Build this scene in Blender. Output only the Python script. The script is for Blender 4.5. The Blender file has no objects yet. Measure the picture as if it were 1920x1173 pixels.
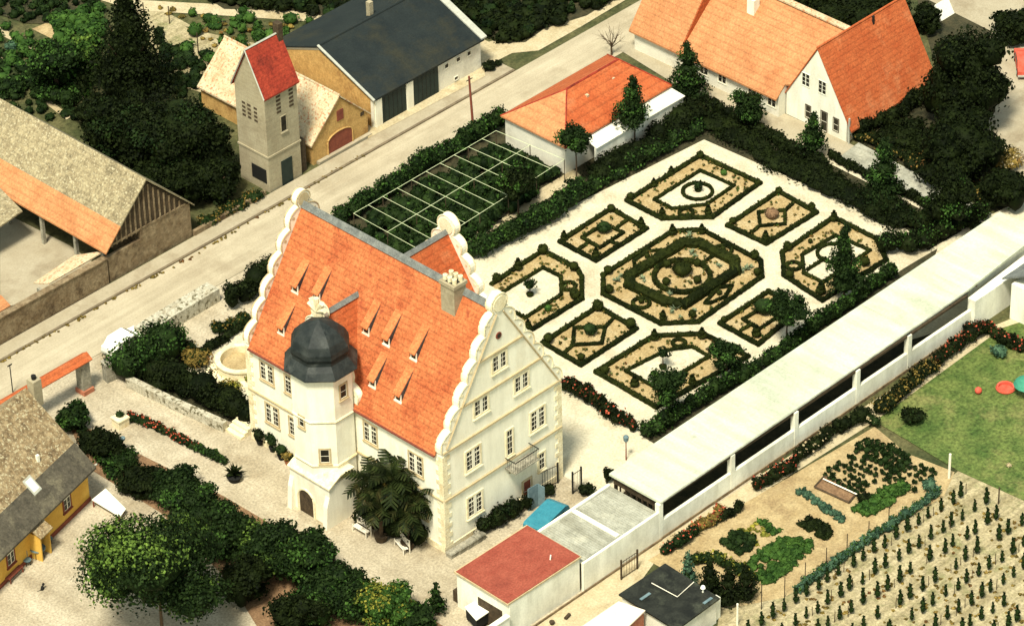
import bpy, math, random
import numpy as np
from mathutils import Vector, Matrix
rng = np.random.default_rng(7); random.seed(7)
sc = bpy.context.scene
COL = sc.collection
# ------------------------------------------------------------------ camera
F = 7531.; P = 0.61413185; RL = -0.02658245; YW = 0.78271284; DIST = 290.; PW, PH = 1920, 1173
_f = np.array([np.cos(P)*np.cos(YW), np.cos(P)*np.sin(YW), -np.sin(P)])
_r0 = np.array([np.sin(YW), -np.cos(YW), 0]); _u0 = np.cross(_r0, _f)
RT = np.cos(RL)*_r0 + np.sin(RL)*_u0; UP = -np.sin(RL)*_r0 + np.cos(RL)*_u0
CP = -_f*DIST
cam = bpy.data.cameras.new('camera'); camo = bpy.data.objects.new('camera', cam); COL.objects.link(camo)
cam.sensor_width = 36; cam.lens = F/PW*36; cam.clip_start = 1; cam.clip_end = 6000
camo.matrix_world = Matrix(((RT[0], UP[0], -_f[0], CP[0]), (RT[1], UP[1], -_f[1], CP[1]), (RT[2], UP[2], -_f[2], CP[2]), (0, 0, 0, 1)))
sc.camera = camo
# ------------------------------------------------------------------ light
SUN_EL = math.radians(61); SUN_AZ = (-0.91, -0.415)
w = bpy.data.worlds.new('World'); sc.world = w; w.use_nodes = True
nt = w.node_tree; bg = nt.nodes['Background']
sky = nt.nodes.new('ShaderNodeTexSky'); sky.sky_type = 'NISHITA'; sky.sun_disc = False
sky.sun_elevation = SUN_EL; sky.sun_rotation = math.atan2(SUN_AZ[0], SUN_AZ[1])
tint = nt.nodes.new('ShaderNodeMixRGB'); tint.blend_type = 'MULTIPLY'; tint.inputs[0].default_value = 1
tint.inputs[2].default_value = (1.0, 0.87, 0.56, 1)
nt.links.new(sky.outputs[0], tint.inputs[1]); nt.links.new(tint.outputs[0], bg.inputs[0]); bg.inputs[1].default_value = 0.15
sl = bpy.data.lights.new('sun', 'SUN'); sl.energy = 2.8; sl.angle = math.radians(11); sl.color = (1, .955, .80)
so = bpy.data.objects.new('sun', sl); COL.objects.link(so)
sd = Vector((SUN_AZ[0]*math.cos(SUN_EL), SUN_AZ[1]*math.cos(SUN_EL), math.sin(SUN_EL)))
so.rotation_euler = sd.to_track_quat('Z', 'Y').to_euler(); so.location = (-60, 30, 80)
sc.view_settings.view_transform = 'Standard'; sc.view_settings.look = 'None'; sc.view_settings.exposure = 1.08; sc.view_settings.gamma = 1
sc.cycles.max_bounces = 5; sc.cycles.diffuse_bounces = 3

# ------------------------------------------------------------------ survey: where a point of the air photo stands in the place
def ray(px, py):
    return _f*F + RT*(px-PW/2) - UP*(py-PH/2)
def G(px, py, z=0.):
    d = ray(px, py); t = (z-CP[2])/d[2]; q = CP+d*t; return (q[0], q[1], z)
def GX(px, py, x):
    d = ray(px, py); t = (x-CP[0])/d[0]; q = CP+d*t; return q
def GY(px, py, y):
    d = ray(px, py); t = (y-CP[1])/d[1]; q = CP+d*t; return q
def zs(ox, oy, s): return lambda x, y: (ox+x/s, oy+y/s)

# ------------------------------------------------------------------ materials
def hexlin(c): return tuple(((v/12.92) if v <= .04045 else ((v+.055)/1.055)**2.4) for v in c)
def mat(name, c1, c2=None, scale=1.5, c3=None, speck=.25, speck_scale=9., rough=.85, bump=.0, rows=None, island=False, spots=None, metallic=0., streak=None):
    m = bpy.data.materials.new(name); m.use_nodes = True; n = m.node_tree.nodes; L = m.node_tree.links
    b = n['Principled BSDF']; b.inputs['Roughness'].default_value = rough; b.inputs['Metallic'].default_value = metallic
    b.inputs['Specular IOR Level'].default_value = .04 if island else .2
    tc = n.new('ShaderNodeTexCoord')
    def noise(s, d=4, r=.6):
        t = n.new('ShaderNodeTexNoise'); t.inputs['Scale'].default_value = s; t.inputs['Detail'].default_value = d; t.inputs['Roughness'].default_value = r
        L.new(tc.outputs['Object'], t.inputs['Vector']); return t
    def ramp(src, p0, p1):
        r = n.new('ShaderNodeMapRange'); r.inputs[1].default_value = p0; r.inputs[2].default_value = p1; L.new(src, r.inputs[0]); return r.outputs[0]
    def mix(fac, a, bb, mode='MIX'):
        x = n.new('ShaderNodeMixRGB'); x.blend_type = mode
        if isinstance(fac, float): x.inputs[0].default_value = fac
        else: L.new(fac, x.inputs[0])
        for i, v in ((1, a), (2, bb)):
            if isinstance(v, tuple): x.inputs[i].default_value = (*v, 1)
            else: L.new(v, x.inputs[i])
        return x.outputs[0]
    c2 = c2 or c1
    if not any(k in name for k in ('white', 'path', 'cream', 'pale_gravel', 'asphalt')):
        kk = (.95 if name in ('green_leaves', 'bright_leaves', 'yellowish_leaves') else .78) if island else .8; c1 = tuple(v*kk for v in c1); c2 = tuple(v*kk for v in c2); c3 = tuple(v*kk for v in c3) if c3 else None
        if spots: spots = (spots[0], spots[1], tuple(v*kk for v in spots[2]))
    big = noise(scale)
    col = mix(ramp(big.outputs['Fac'], .35, .65), c1, c2)
    if c3:
        o = noise(scale*.37, 5, .7); col = mix(ramp(o.outputs['Fac'], .52, .66), col, c3)
    if island:
        g = n.new('ShaderNodeNewGeometry'); col = mix(ramp(g.outputs['Random Per Island'], .0, 1.), mix(1., col, (.45, .5, .5), 'MULTIPLY'), mix(1., col, (1.9, 1.75, 1.5), 'MULTIPLY'))
    sp = noise(speck_scale, 3, .75)
    lo = 1-speck; hi = 1+speck
    col = mix(1., col, mix(ramp(sp.outputs['Fac'], .3, .7), (lo, lo, lo), (hi, hi, hi)), 'MULTIPLY')
    if spots:
        sc_, thr, cc = spots; s = noise(sc_, 3, .55); col = mix(ramp(s.outputs['Fac'], thr, thr+.06), col, cc)
    if streak:
        sv, ss = streak; mp = n.new('ShaderNodeMapping'); mp.inputs['Scale'].default_value = sv; L.new(tc.outputs['Object'], mp.inputs['Vector'])
        t = n.new('ShaderNodeTexNoise'); t.inputs['Scale'].default_value = 1.; t.inputs['Detail'].default_value = 4; t.inputs['Roughness'].default_value = .65; L.new(mp.outputs[0], t.inputs['Vector'])
        col = mix(1., col, mix(ramp(t.outputs['Fac'], .38, .62), (1-ss, 1-ss*1.05, 1-ss*1.2), (1+ss*.3,)*3), 'MULTIPLY')
    h = sp.outputs['Fac']
    if rows:   # (rows per metre of height, darkness)
        rr, dk = rows
        sep = n.new('ShaderNodeSeparateXYZ'); L.new(tc.outputs['Object'], sep.inputs[0])
        mu = n.new('ShaderNodeMath'); mu.operation = 'MULTIPLY'; mu.inputs[1].default_value = rr; L.new(sep.outputs['Z'], mu.inputs[0])
        fr = n.new('ShaderNodeMath'); fr.operation = 'FRACT'; L.new(mu.outputs[0], fr.inputs[0])
        r = ramp(fr.outputs[0], 0., .35)
        col = mix(r, mix(1., col, (1-dk, 1-dk, 1-dk), 'MULTIPLY'), col)
        ad = n.new('ShaderNodeMath'); ad.operation = 'ADD'; L.new(h, ad.inputs[0]); L.new(fr.outputs[0], ad.inputs[1]); h = ad.outputs[0]
    L.new(col, b.inputs['Base Color'])
    if bump:
        bp = n.new('ShaderNodeBump'); bp.inputs['Strength'].default_value = bump; bp.inputs['Distance'].default_value = .04
        L.new(h, bp.inputs['Height']); L.new(bp.outputs[0], b.inputs['Normal'])
    return m
M = {}
M['plaster'] = mat('white_plaster', (.82, .78, .62), (.87, .83, .67), .8, (.77, .71, .54), .06, 10, bump=.3, streak=((1.6, 1.6, .25), .09))
M['plaster_dim'] = mat('grey_white_plaster', (.62, .60, .50), (.72, .69, .56), .7, (.5, .47, .38), .1, 9, bump=.2)
M['wall_white'] = mat('white_painted_wall', (.76, .75, .62), (.84, .82, .69), .35, (.66, .64, .52), .08, 7, streak=((1.2, 1.2, .3), .14))
M['stone_trim'] = mat('cream_sandstone', (.70, .60, .38), (.78, .70, .48), 2., (.58, .46, .26), .14, 8, bump=.3)
M['sand_frame'] = mat('sandstone_window_frame', (.52, .40, .22), (.62, .50, .30), 3., None, .12, 8)
M['glass'] = mat('dark_window_glass', (.02, .018, .012), (.035, .03, .02), 2, None, .1, 5, rough=.35)
M['win_white'] = mat('white_window_bars', (.75, .70, .55), None, 3, None, .05, 9)
M['tile_orange'] = mat('orange_clay_tiles', (.53, .145, .05), (.63, .20, .072), .9, (.43, .10, .035), .4, 6, bump=.7, rows=(2.7, .3), spots=(1.1, .66, (.42, .10, .04)))
M['tile_dormer'] = mat('paler_dormer_tiles', (.60, .18, .062), (.70, .24, .088), 1.2, None, .35, 6, bump=.5, rows=(3.4, .15))
M['tile_soot'] = mat('sooty_orange_clay_tiles', (.60, .20, .06), (.70, .27, .09), .6, (.48, .14, .05), .22, 7, bump=.5, rows=(3.4, .16))
M['tile_pale'] = mat('pale_orange_clay_tiles', (.56, .235, .095), (.63, .29, .125), .7, (.52, .20, .08), .28, 6, bump=.6, rows=(2.7, .22), streak=((.9, .9, .2), .1))
M['tile_deep_shade'] = mat('deep_and_shaded_orange_tiles', (.47, .10, .03), (.55, .14, .045), .8, (.60, .20, .08), .32, 6, bump=.6, rows=(2.7, .26))  # deep orange; on slopes turned off the sun it paints their shade
M['tile_red'] = mat('weathered_red_tiles', (.33, .04, .022), (.44, .06, .03), 1.2, (.15, .022, .015), .35, 5, bump=.5, rows=(3.4, .2))
M['tile_lichen'] = mat('lichen_covered_tiles', (.28, .225, .13), (.40, .335, .20), 1.6, (.22, .18, .105), .45, 5, bump=.6, rows=(3.2, .15), spots=(5.5, .58, (.52, .46, .30)))
M['tile_mottled'] = mat('mottled_old_tiles', (.22, .15, .075), (.42, .32, .18), 2.2, (.16, .11, .06), .45, 4, bump=.6, rows=(3.2, .15), spots=(5., .57, (.56, .49, .31)))
M['tile_cream'] = mat('bleached_tiles', (.64, .50, .30), (.74, .61, .40), 1.1, (.60, .33, .16), .22, 6, bump=.5, rows=(3.4, .12), spots=(5., .56, (.58, .26, .13)))
M['slate'] = mat('dark_slate', (.035, .045, .05), (.075, .085, .085), 1.2, (.12, .13, .12), .3, 6, rough=.5, bump=.3)
M['slate_roof'] = mat('dark_bitumen_roof', (.012, .018, .019), (.02, .027, .026), .5, (.032, .033, .022), .25, 8, rough=.8)
M['ridge'] = mat('grey_lead_ridge', (.14, .15, .14), (.22, .23, .21), 2, None, .2, 8)
M['dome'] = mat('slate_dome', (.012, .017, .017), (.034, .040, .037), 1.1, (.07, .078, .07), .25, 7, rough=.55, bump=.3)
M['road'] = mat('pale_asphalt', (.38, .325, .225), (.45, .39, .275), .35, (.33, .275, .185), .16, 8, bump=.3, streak=((.05, 1.3, 1.), .14))
M['kerb'] = mat('grey_kerb', (.16, .125, .08), (.24, .19, .12), 1.2, None, .3, 7)
M['pavement'] = mat('pavement_slabs', (.40, .34, .23), (.47, .41, .29), .6, (.32, .26, .17), .12, 7)
M['gravel'] = mat('pale_gravel', (.37, .315, .22), (.46, .40, .29), .5, (.31, .255, .17), .34, 6, bump=.6, streak=((.5, .09, 1.), .16))
M['path'] = mat('pale_garden_path', (.50, .445, .315), (.59, .535, .39), .6, (.43, .37, .25), .22, 6, bump=.4)
M['bed'] = mat('golden_bed_gravel', (.39, .275, .12), (.49, .365, .18), 1.2, (.54, .43, .24), .38, 7, bump=.3)
M['soil'] = mat('dry_tan_soil', (.40, .29, .14), (.52, .40, .21), .8, (.34, .24, .12), .28, 6, bump=.5)
M['vine_soil'] = mat('weedy_vineyard_soil', (.40, .34, .19), (.52, .44, .27), 1.3, (.27, .26, .12), .4, 5, bump=.6, streak=((.1, 1.5, 1.), .3))
M['dry_stone'] = mat('whitish_dry_stone', (.46, .42, .31), (.60, .56, .43), 3.5, (.36, .31, .21), .35, 6, bump=.9, spots=(3.2, .56, (.16, .14, .08)))
M['soil_pale'] = mat('pale_dry_soil', (.52, .43, .26), (.60, .51, .33), .8, (.42, .33, .18), .22, 6, bump=.4)
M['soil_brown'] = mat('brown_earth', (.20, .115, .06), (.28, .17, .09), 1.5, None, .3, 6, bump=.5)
M['ground'] = mat('rough_field', (.05, .06, .02), (.13, .12, .05), .35, (.03, .045, .014), .45, 3, bump=.5)
M['grass'] = mat('mown_lawn', (.06, .105, .022), (.14, .18, .045), .5, (.21, .21, .07), .5, 4, bump=.8)
M['dark_ground'] = mat('dark_and_shaded_earth', (.03, .032, .015), (.07, .06, .03), 1., None, .35, 5)  # dark earth; where ground lies in shade, the shade is in this colour
M['leaf_dark'] = mat('dark_leaves', (.007, .015, .005), (.016, .032, .009), 1.1, None, .25, 6, rough=.6, island=True)
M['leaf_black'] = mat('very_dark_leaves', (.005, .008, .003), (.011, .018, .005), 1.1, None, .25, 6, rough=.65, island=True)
M['leaf_mid'] = mat('green_leaves', (.017, .044, .010), (.034, .076, .016), 1.0, None, .25, 6, rough=.6, island=True)
M['leaf_bright'] = mat('bright_leaves', (.04, .08, .016), (.085, .14, .028), .9, None, .25, 6, rough=.6, island=True)
M['leaf_yellow'] = mat('yellowish_leaves', (.09, .11, .02), (.18, .17, .03), .9, None, .25, 6, rough=.6, island=True)
M['leaf_blue'] = mat('blue_green_leaves', (.035, .075, .05), (.06, .12, .08), 1., None, .25, 6, island=True)
M['leaf_box'] = mat('box_hedge_leaves', (.008, .012, .003), (.020, .027, .006), 1.4, None, .3, 8, rough=.7, island=True)
M['leaf_rust'] = mat('dry_rusty_leaves', (.12, .09, .025), (.20, .15, .045), 1., (.12, .05, .025), .3, 6, island=True)
M['flower_red'] = mat('red_flowers', (.32, .04, .03), (.42, .12, .07), 3, None, .2, 6, island=True)
M['flower_pale'] = mat('pale_flowers', (.50, .44, .26), (.45, .32, .18), 3, None, .2, 6)
M['bark'] = mat('bark', (.07, .045, .025), (.12, .08, .045), 4, None, .3, 9, bump=.5)
M['wood_dark'] = mat('dark_timber', (.05, .035, .02), (.10, .07, .04), 3, None, .3, 9)
M['wood_red'] = mat('red_brown_wood', (.20, .055, .035), (.28, .08, .045), 2, None, .2, 9)
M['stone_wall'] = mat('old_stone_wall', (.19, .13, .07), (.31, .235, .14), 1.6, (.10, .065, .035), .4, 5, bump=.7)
M['stone_grey'] = mat('grey_stone', (.27, .25, .19), (.42, .39, .30), 2.2, (.16, .15, .11), .35, 6, bump=.6)
M['tower_wall'] = mat('grey_tower_render', (.40, .34, .22), (.48, .42, .28), .9, (.32, .265, .165), .14, 7, bump=.3, rows=(2.6, .1))
M['yellow'] = mat('yellow_render', (.72, .42, .075), (.80, .49, .10), .8, (.66, .36, .06), .08, 8)
M['ochre'] = mat('ochre_brick', (.50, .30, .10), (.62, .39, .14), 1.6, (.38, .21, .07), .25, 6, bump=.5)
M['door_dark'] = mat('dark_green_door', (.012, .025, .022), (.02, .035, .03), 2, None, .2, 9, rough=.5)
M['slab'] = mat('corrugated_grey_sheet', (.36, .36, .29), (.46, .46, .38), 1.3, (.58, .57, .46), .2, 6, streak=((.9, .12, 1.), .25))
M['red_felt'] = mat('red_roofing_felt', (.29, .062, .038), (.36, .09, .055), 1.2, (.25, .055, .035), .3, 7, bump=.4)
M['tar'] = mat('black_tar_roof', (.012, .013, .010), (.03, .032, .024), 1.1, (.06, .065, .045), .35, 7, rough=.55)
M['roof_white'] = mat('white_flat_roof', (.49, .515, .40), (.56, .585, .455), .3, (.43, .455, .35), .14, 5, streak=((.8, .12, 1.), .16), spots=(.7, .68, (.40, .41, .32)))
M['shed_pink'] = mat('pink_white_sheet', (.74, .60, .47), (.80, .68, .54), .8, None, .06, 8)
M['brick_red'] = mat('red_brick', (.42, .14, .08), (.50, .20, .11), 3, None, .25, 8)
M['iron'] = mat('dark_iron', (.02, .02, .018), None, 3, None, .2, 9, rough=.5)
M['steel'] = mat('pale_metal', (.45, .45, .38), (.55, .55, .46), 2, None, .1, 9, rough=.45)
M['cream_wire'] = mat('cream_painted_lath', (.50, .56, .33), (.60, .64, .40), 2, None, .1, 9)
M['white_wood'] = mat('white_painted_wood', (.72, .66, .52), (.80, .74, .60), 2, None, .12, 9)
M['slate_brown'] = mat('brown_grey_slates', (.07, .062, .045), (.12, .105, .075), 1.6, (.17, .15, .10), .35, 6, bump=.4)
M['teal'] = mat('teal_paint', (.035, .22, .30), (.05, .27, .35), 2, None, .15, 10, rough=.35)
M['rubber'] = mat('black_rubber', (.015, .015, .013), None, 3, None, .2, 9)
M['blue_grey'] = mat('blue_grey_paint', (.13, .20, .22), (.18, .26, .28), 2, None, .15, 9)
M['terracotta'] = mat('terracotta', (.42, .16, .07), (.5, .2, .1), 3, None, .2, 9)
M['cloth_white'] = mat('white_sheet', (.80, .78, .66), None, 2, None, .06, 6)
M['cloth_green'] = mat('green_canvas', (.05, .26, .17), (.07, .32, .21), 2, None, .1, 6)
M['cloth_red'] = mat('red_plastic', (.65, .09, .05), (.72, .14, .09), 2, None, .1, 6)
M['palm'] = mat('palm_leaflets', (.007, .012, .004), (.020, .030, .009), 1.5, (.035, .032, .012), .3, 6, rough=.5, island=True)
M['agave'] = mat('agave_leaves', (.10, .15, .10), (.20, .24, .16), 2, None, .2, 6, island=True)

# ------------------------------------------------------------------ mesh builder
class MB:
    def __init__(s): s.v = []; s.f = []
    def add(s, vs, fs):
        o = len(s.v); s.v += [tuple(map(float, p)) for p in vs]; s.f += [tuple(i+o for i in f) for f in fs]; return s
    def box(s, x0, x1, y0, y1, z0, z1):
        return s.add([(x0,y0,z0),(x1,y0,z0),(x1,y1,z0),(x0,y1,z0),(x0,y0,z1),(x1,y0,z1),(x1,y1,z1),(x0,y1,z1)],
                     [(0,3,2,1),(4,5,6,7),(0,1,5,4),(1,2,6,5),(2,3,7,6),(3,0,4,7)])
    def obox(s, c, ex, ey, hx, hy, z0, z1):      # oriented box
        c = np.array(c[:2]); ex = np.array(ex)/np.linalg.norm(ex); ey = np.array([-ex[1], ex[0]]) if ey is None else np.array(ey)
        q = [c-ex*hx-ey*hy, c+ex*hx-ey*hy, c+ex*hx+ey*hy, c-ex*hx+ey*hy]
        return s.prism([(*p,) for p in q], z0, z1)
    def prism(s, pts, z0, z1):                   # pts (x,y) CCW or CW
        pts = [tuple(p[:2]) for p in pts]
        a = sum(pts[i][0]*pts[(i+1)%len(pts)][1]-pts[(i+1)%len(pts)][0]*pts[i][1] for i in range(len(pts)))
        if a < 0: pts = pts[::-1]
        n = len(pts)
        return s.add([(x,y,z0) for x,y in pts]+[(x,y,z1) for x,y in pts],
                     [tuple(range(n))[::-1], tuple(range(n,2*n))]+[(i,(i+1)%n,n+(i+1)%n,n+i) for i in range(n)])
    def slab(s, quad, t):                        # any planar polygon given in 3D, thickened downward by t
        q = [np.array(p, float) for p in quad]; nrm = np.cross(q[1]-q[0], q[2]-q[0])
        if nrm[2] < 0: q = q[::-1]
        n = len(q)
        return s.add(q+[p-np.array([0,0,t]) for p in q], [tuple(range(n)), tuple(range(n,2*n))[::-1]]+[(i,n+i,n+(i+1)%n,(i+1)%n) for i in range(n)])
    def thick(s, poly, d):                       # planar polygon swept along vector d
        q = [np.array(p, float) for p in poly]; d = np.array(d, float); nrm = np.zeros(3)
        for i in range(len(q)): nrm += np.cross(q[i]-q[0], q[(i+1)%len(q)]-q[0])
        if nrm @ d > 0: q = q[::-1]
        n = len(q)
        return s.add(q+[p+d for p in q], [tuple(range(n)), tuple(range(n,2*n))[::-1]]+[(i,n+i,n+(i+1)%n,(i+1)%n) for i in range(n)])
    def tube(s, pts, r, n=6, r2=None):
        pts = [np.array(p, float) for p in pts]; vs = []; k = len(pts); fs = []
        for i, p in enumerate(pts):
            d = pts[min(i+1,k-1)]-pts[max(i-1,0)]; d /= (np.linalg.norm(d)+1e-9)
            a = np.cross(d, [0,0,1]) if abs(d[2]) < .9 else np.cross(d, [1,0,0]); a /= np.linalg.norm(a); b = np.cross(d, a)
            rr = r if r2 is None else r+(r2-r)*i/(k-1)
            vs += [p+(a*math.cos(2*math.pi*j/n)+b*math.sin(2*math.pi*j/n))*rr for j in range(n)]
        for i in range(k-1):
            fs += [(i*n+j, i*n+(j+1)%n, (i+1)*n+(j+1)%n, (i+1)*n+j) for j in range(n)]
        fs += [tuple(range(n))[::-1], tuple(range((k-1)*n, k*n))]
        return s.add(vs, fs)
    def lathe(s, c, prof, n=12, ph=0.):         # prof list of (r,z)
        vs = []; fs = []; k = len(prof)
        for r, z in prof: vs += [(c[0]+r*math.cos(ph+2*math.pi*j/n), c[1]+r*math.sin(ph+2*math.pi*j/n), z) for j in range(n)]
        for i in range(k-1): fs += [(i*n+j, i*n+(j+1)%n, (i+1)*n+(j+1)%n, (i+1)*n+j) for j in range(n)]
        fs += [tuple(range(n))[::-1], tuple(range((k-1)*n, k*n))]
        return s.add(vs, fs)
    def build(s, name, m, parent=None, smooth=False):
        me = bpy.data.meshes.new(name); o0 = np.array(parent['_o']) if parent is not None else np.zeros(3)
        vs = np.array(s.v, float)-o0
        me.from_pydata(vs.tolist(), [], s.f); me.update()
        me.materials.append(M[m] if isinstance(m, str) else m)
        if smooth: me.polygons.foreach_set('use_smooth', [True]*len(me.polygons))
        o = bpy.data.objects.new(name, me); COL.objects.link(o)
        if parent is not None: o.parent = parent; o['_o'] = list(parent['_o'])
        else: o['_o'] = [0., 0., 0.]
        return o
def tag(o, label=None, cat=None, group=None, kind=None):
    if label: o['label'] = label
    if cat: o['category'] = cat
    if group: o['group'] = group
    if kind: o['kind'] = kind
    return o
def thing(name, label, cat, loc=(0,0,0), group=None):
    o = bpy.data.objects.new(name, None); COL.objects.link(o); o.location = loc; o['_o'] = [float(v) for v in loc]; o.empty_display_size = .3
    return tag(o, label, cat, group)
def dup(root, loc, rz=0., s=1., label=None):
    def cp(o, par):
        c = o.copy(); COL.objects.link(c)
        if par is not None: c.parent = par
        for ch in o.children: cp(ch, c)
        return c
    kids = list(root.children); c = root.copy(); COL.objects.link(c); c.location = loc; c.rotation_euler = (0,0,rz); c.scale = (s,s,s)
    for k in kids: cp(k, c)
    if label: c['label'] = label
    return c
def patch(name, px, z, m, kind='structure', label=None):
    pts = [G(x, y)[:2] for x, y in px]
    mb = MB(); n = len(pts)
    a = sum(pts[i][0]*pts[(i+1)%n][1]-pts[(i+1)%n][0]*pts[i][1] for i in range(n))
    if a < 0: pts = pts[::-1]
    mb.add([(x, y, z) for x, y in pts], [tuple(range(n))])
    o = mb.build(name, m); o['kind'] = kind
    if label: o['label'] = label
    return o
def rect_patch(name, x0, x1, y0, y1, z, m):
    mb = MB(); mb.add([(x0,y0,z),(x1,y0,z),(x1,y1,z),(x0,y1,z)], [(0,1,2,3)]); o = mb.build(name, m); o['kind'] = 'structure'; return o

# ------------------------------------------------------------------ foliage
def _cubesphere(n=3):
    vs = []; fs = []; idx = {}
    def vid(p):
        k = tuple(np.round(p, 5))
        if k not in idx: idx[k] = len(vs); vs.append(np.array(p)/np.linalg.norm(p))
        return idx[k]
    for ax in range(3):
        for sg in (-1, 1):
            for i in range(n):
                for j in range(n):
                    q = []
                    for a, b in ((i,j),(i+1,j),(i+1,j+1),(i,j+1)):
                        p = [0,0,0]; p[ax] = sg; p[(ax+1)%3] = -1+2*a/n; p[(ax+2)%3] = -1+2*b/n; q.append(vid(p))
                    fs.append(q if sg > 0 else q[::-1])
    return np.array(vs), np.array(fs)
CSV, CSF = _cubesphere(3)
def leaf_arrays(blobs, dens=26., size=.16, core=.74, puffs=9, rag=.25):
    V = []; Fc = []; off = 0
    for (cx, cy, cz, rx, ry, rz) in blobs:
        R = np.array([rx, ry, rz]); c = np.array([cx, cy, cz])
        if core:
            v = c+CSV*R*core*(1+rng.uniform(-.12, .12, (len(CSV), 1))); V.append(v); Fc.append(CSF+off); off += len(v)
        d = rng.normal(size=(puffs, 3)); d /= np.linalg.norm(d, axis=1)[:, None]; d[:, 2] = np.abs(d[:, 2])*.9-.15
        pr_ = rng.uniform(.34, .55, puffs); pc = d*(1-pr_[:, None]*.8)
        area = 4*math.pi*((rx*ry)**1.6/3+(rx*rz)**1.6/3+(ry*rz)**1.6/3)**(1/1.6)
        n = max(12, int(area*dens)); k = rng.integers(0, puffs, n)
        e = rng.normal(size=(n, 3)); e /= np.linalg.norm(e, axis=1)[:, None]; e[:, 2] = np.where(rng.random(n) < .6, np.abs(e[:, 2]), e[:, 2])
        pos = c+(pc[k]+e*(pr_[k]*rng.uniform(.75, 1+rag, n))[:, None])*R
        nrm = e+rng.normal(size=(n, 3))*.55; nrm /= np.linalg.norm(nrm, axis=1)[:, None]
        a = np.cross(nrm, rng.normal(size=(n, 3))); a /= np.linalg.norm(a, axis=1)[:, None]; b = np.cross(nrm, a)
        s = (size*rng.uniform(.6, 1.35, n))[:, None]/2
        q = np.stack([pos-a*s-b*s*.7, pos+a*s-b*s*.7, pos+a*s+b*s*.7, pos-a*s+b*s*.7], 1).reshape(-1, 3)
        V.append(q); Fc.append(np.arange(len(q)).reshape(-1, 4)+off); off += len(q)
    return np.concatenate(V), np.concatenate(Fc)
def quads_obj(name, V, Fq, m, parent=None):
    o0 = np.array(parent['_o']) if parent is not None else np.zeros(3); V = V-o0
    me = bpy.data.meshes.new(name); me.vertices.add(len(V)); me.vertices.foreach_set('co', V.astype(np.float32).ravel())
    me.loops.add(Fq.size); me.loops.foreach_set('vertex_index', Fq.astype(np.int32).ravel())
    me.polygons.add(len(Fq)); me.polygons.foreach_set('loop_start', np.arange(0, Fq.size, 4, dtype=np.int32)); me.polygons.foreach_set('loop_total', np.full(len(Fq), 4, np.int32))
    me.update(calc_edges=True); me.validate(); me.materials.append(M[m])
    o = bpy.data.objects.new(name, me); COL.objects.link(o)
    if parent is not None: o.parent = parent; o['_o'] = list(parent['_o'])
    else: o['_o'] = [0., 0., 0.]
    return o
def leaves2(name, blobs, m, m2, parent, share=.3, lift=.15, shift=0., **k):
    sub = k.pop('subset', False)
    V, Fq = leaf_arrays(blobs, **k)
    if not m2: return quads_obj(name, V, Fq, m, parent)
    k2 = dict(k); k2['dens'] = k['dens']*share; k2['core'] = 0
    V2, F2 = leaf_arrays([(b[0]-shift, b[1]+shift*.4, b[2]+b[5]*lift, b[3]*1.02, b[4]*1.02, b[5]) for b in (blobs[1::2] if sub else blobs)], **k2)  # second colour moved up and sunward: lighter greens paint the lit side of foliage
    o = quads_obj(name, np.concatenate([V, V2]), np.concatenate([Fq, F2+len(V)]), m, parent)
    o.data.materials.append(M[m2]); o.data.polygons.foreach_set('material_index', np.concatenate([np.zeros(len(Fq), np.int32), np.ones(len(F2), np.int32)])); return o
def leaves(name, blobs, m, parent=None, **k):
    V, Fq = leaf_arrays(blobs, **k); return quads_obj(name, V, Fq, m, parent)
def solve_z(x, y, py):
    lo, hi = -2., 40.
    for _ in range(40):
        mid = (lo+hi)/2; q = np.array([x, y, mid])-CP; v = PH/2-F*(UP@q)/(_f@q)
        if v > py: lo = mid
        else: hi = mid
    return lo
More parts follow.
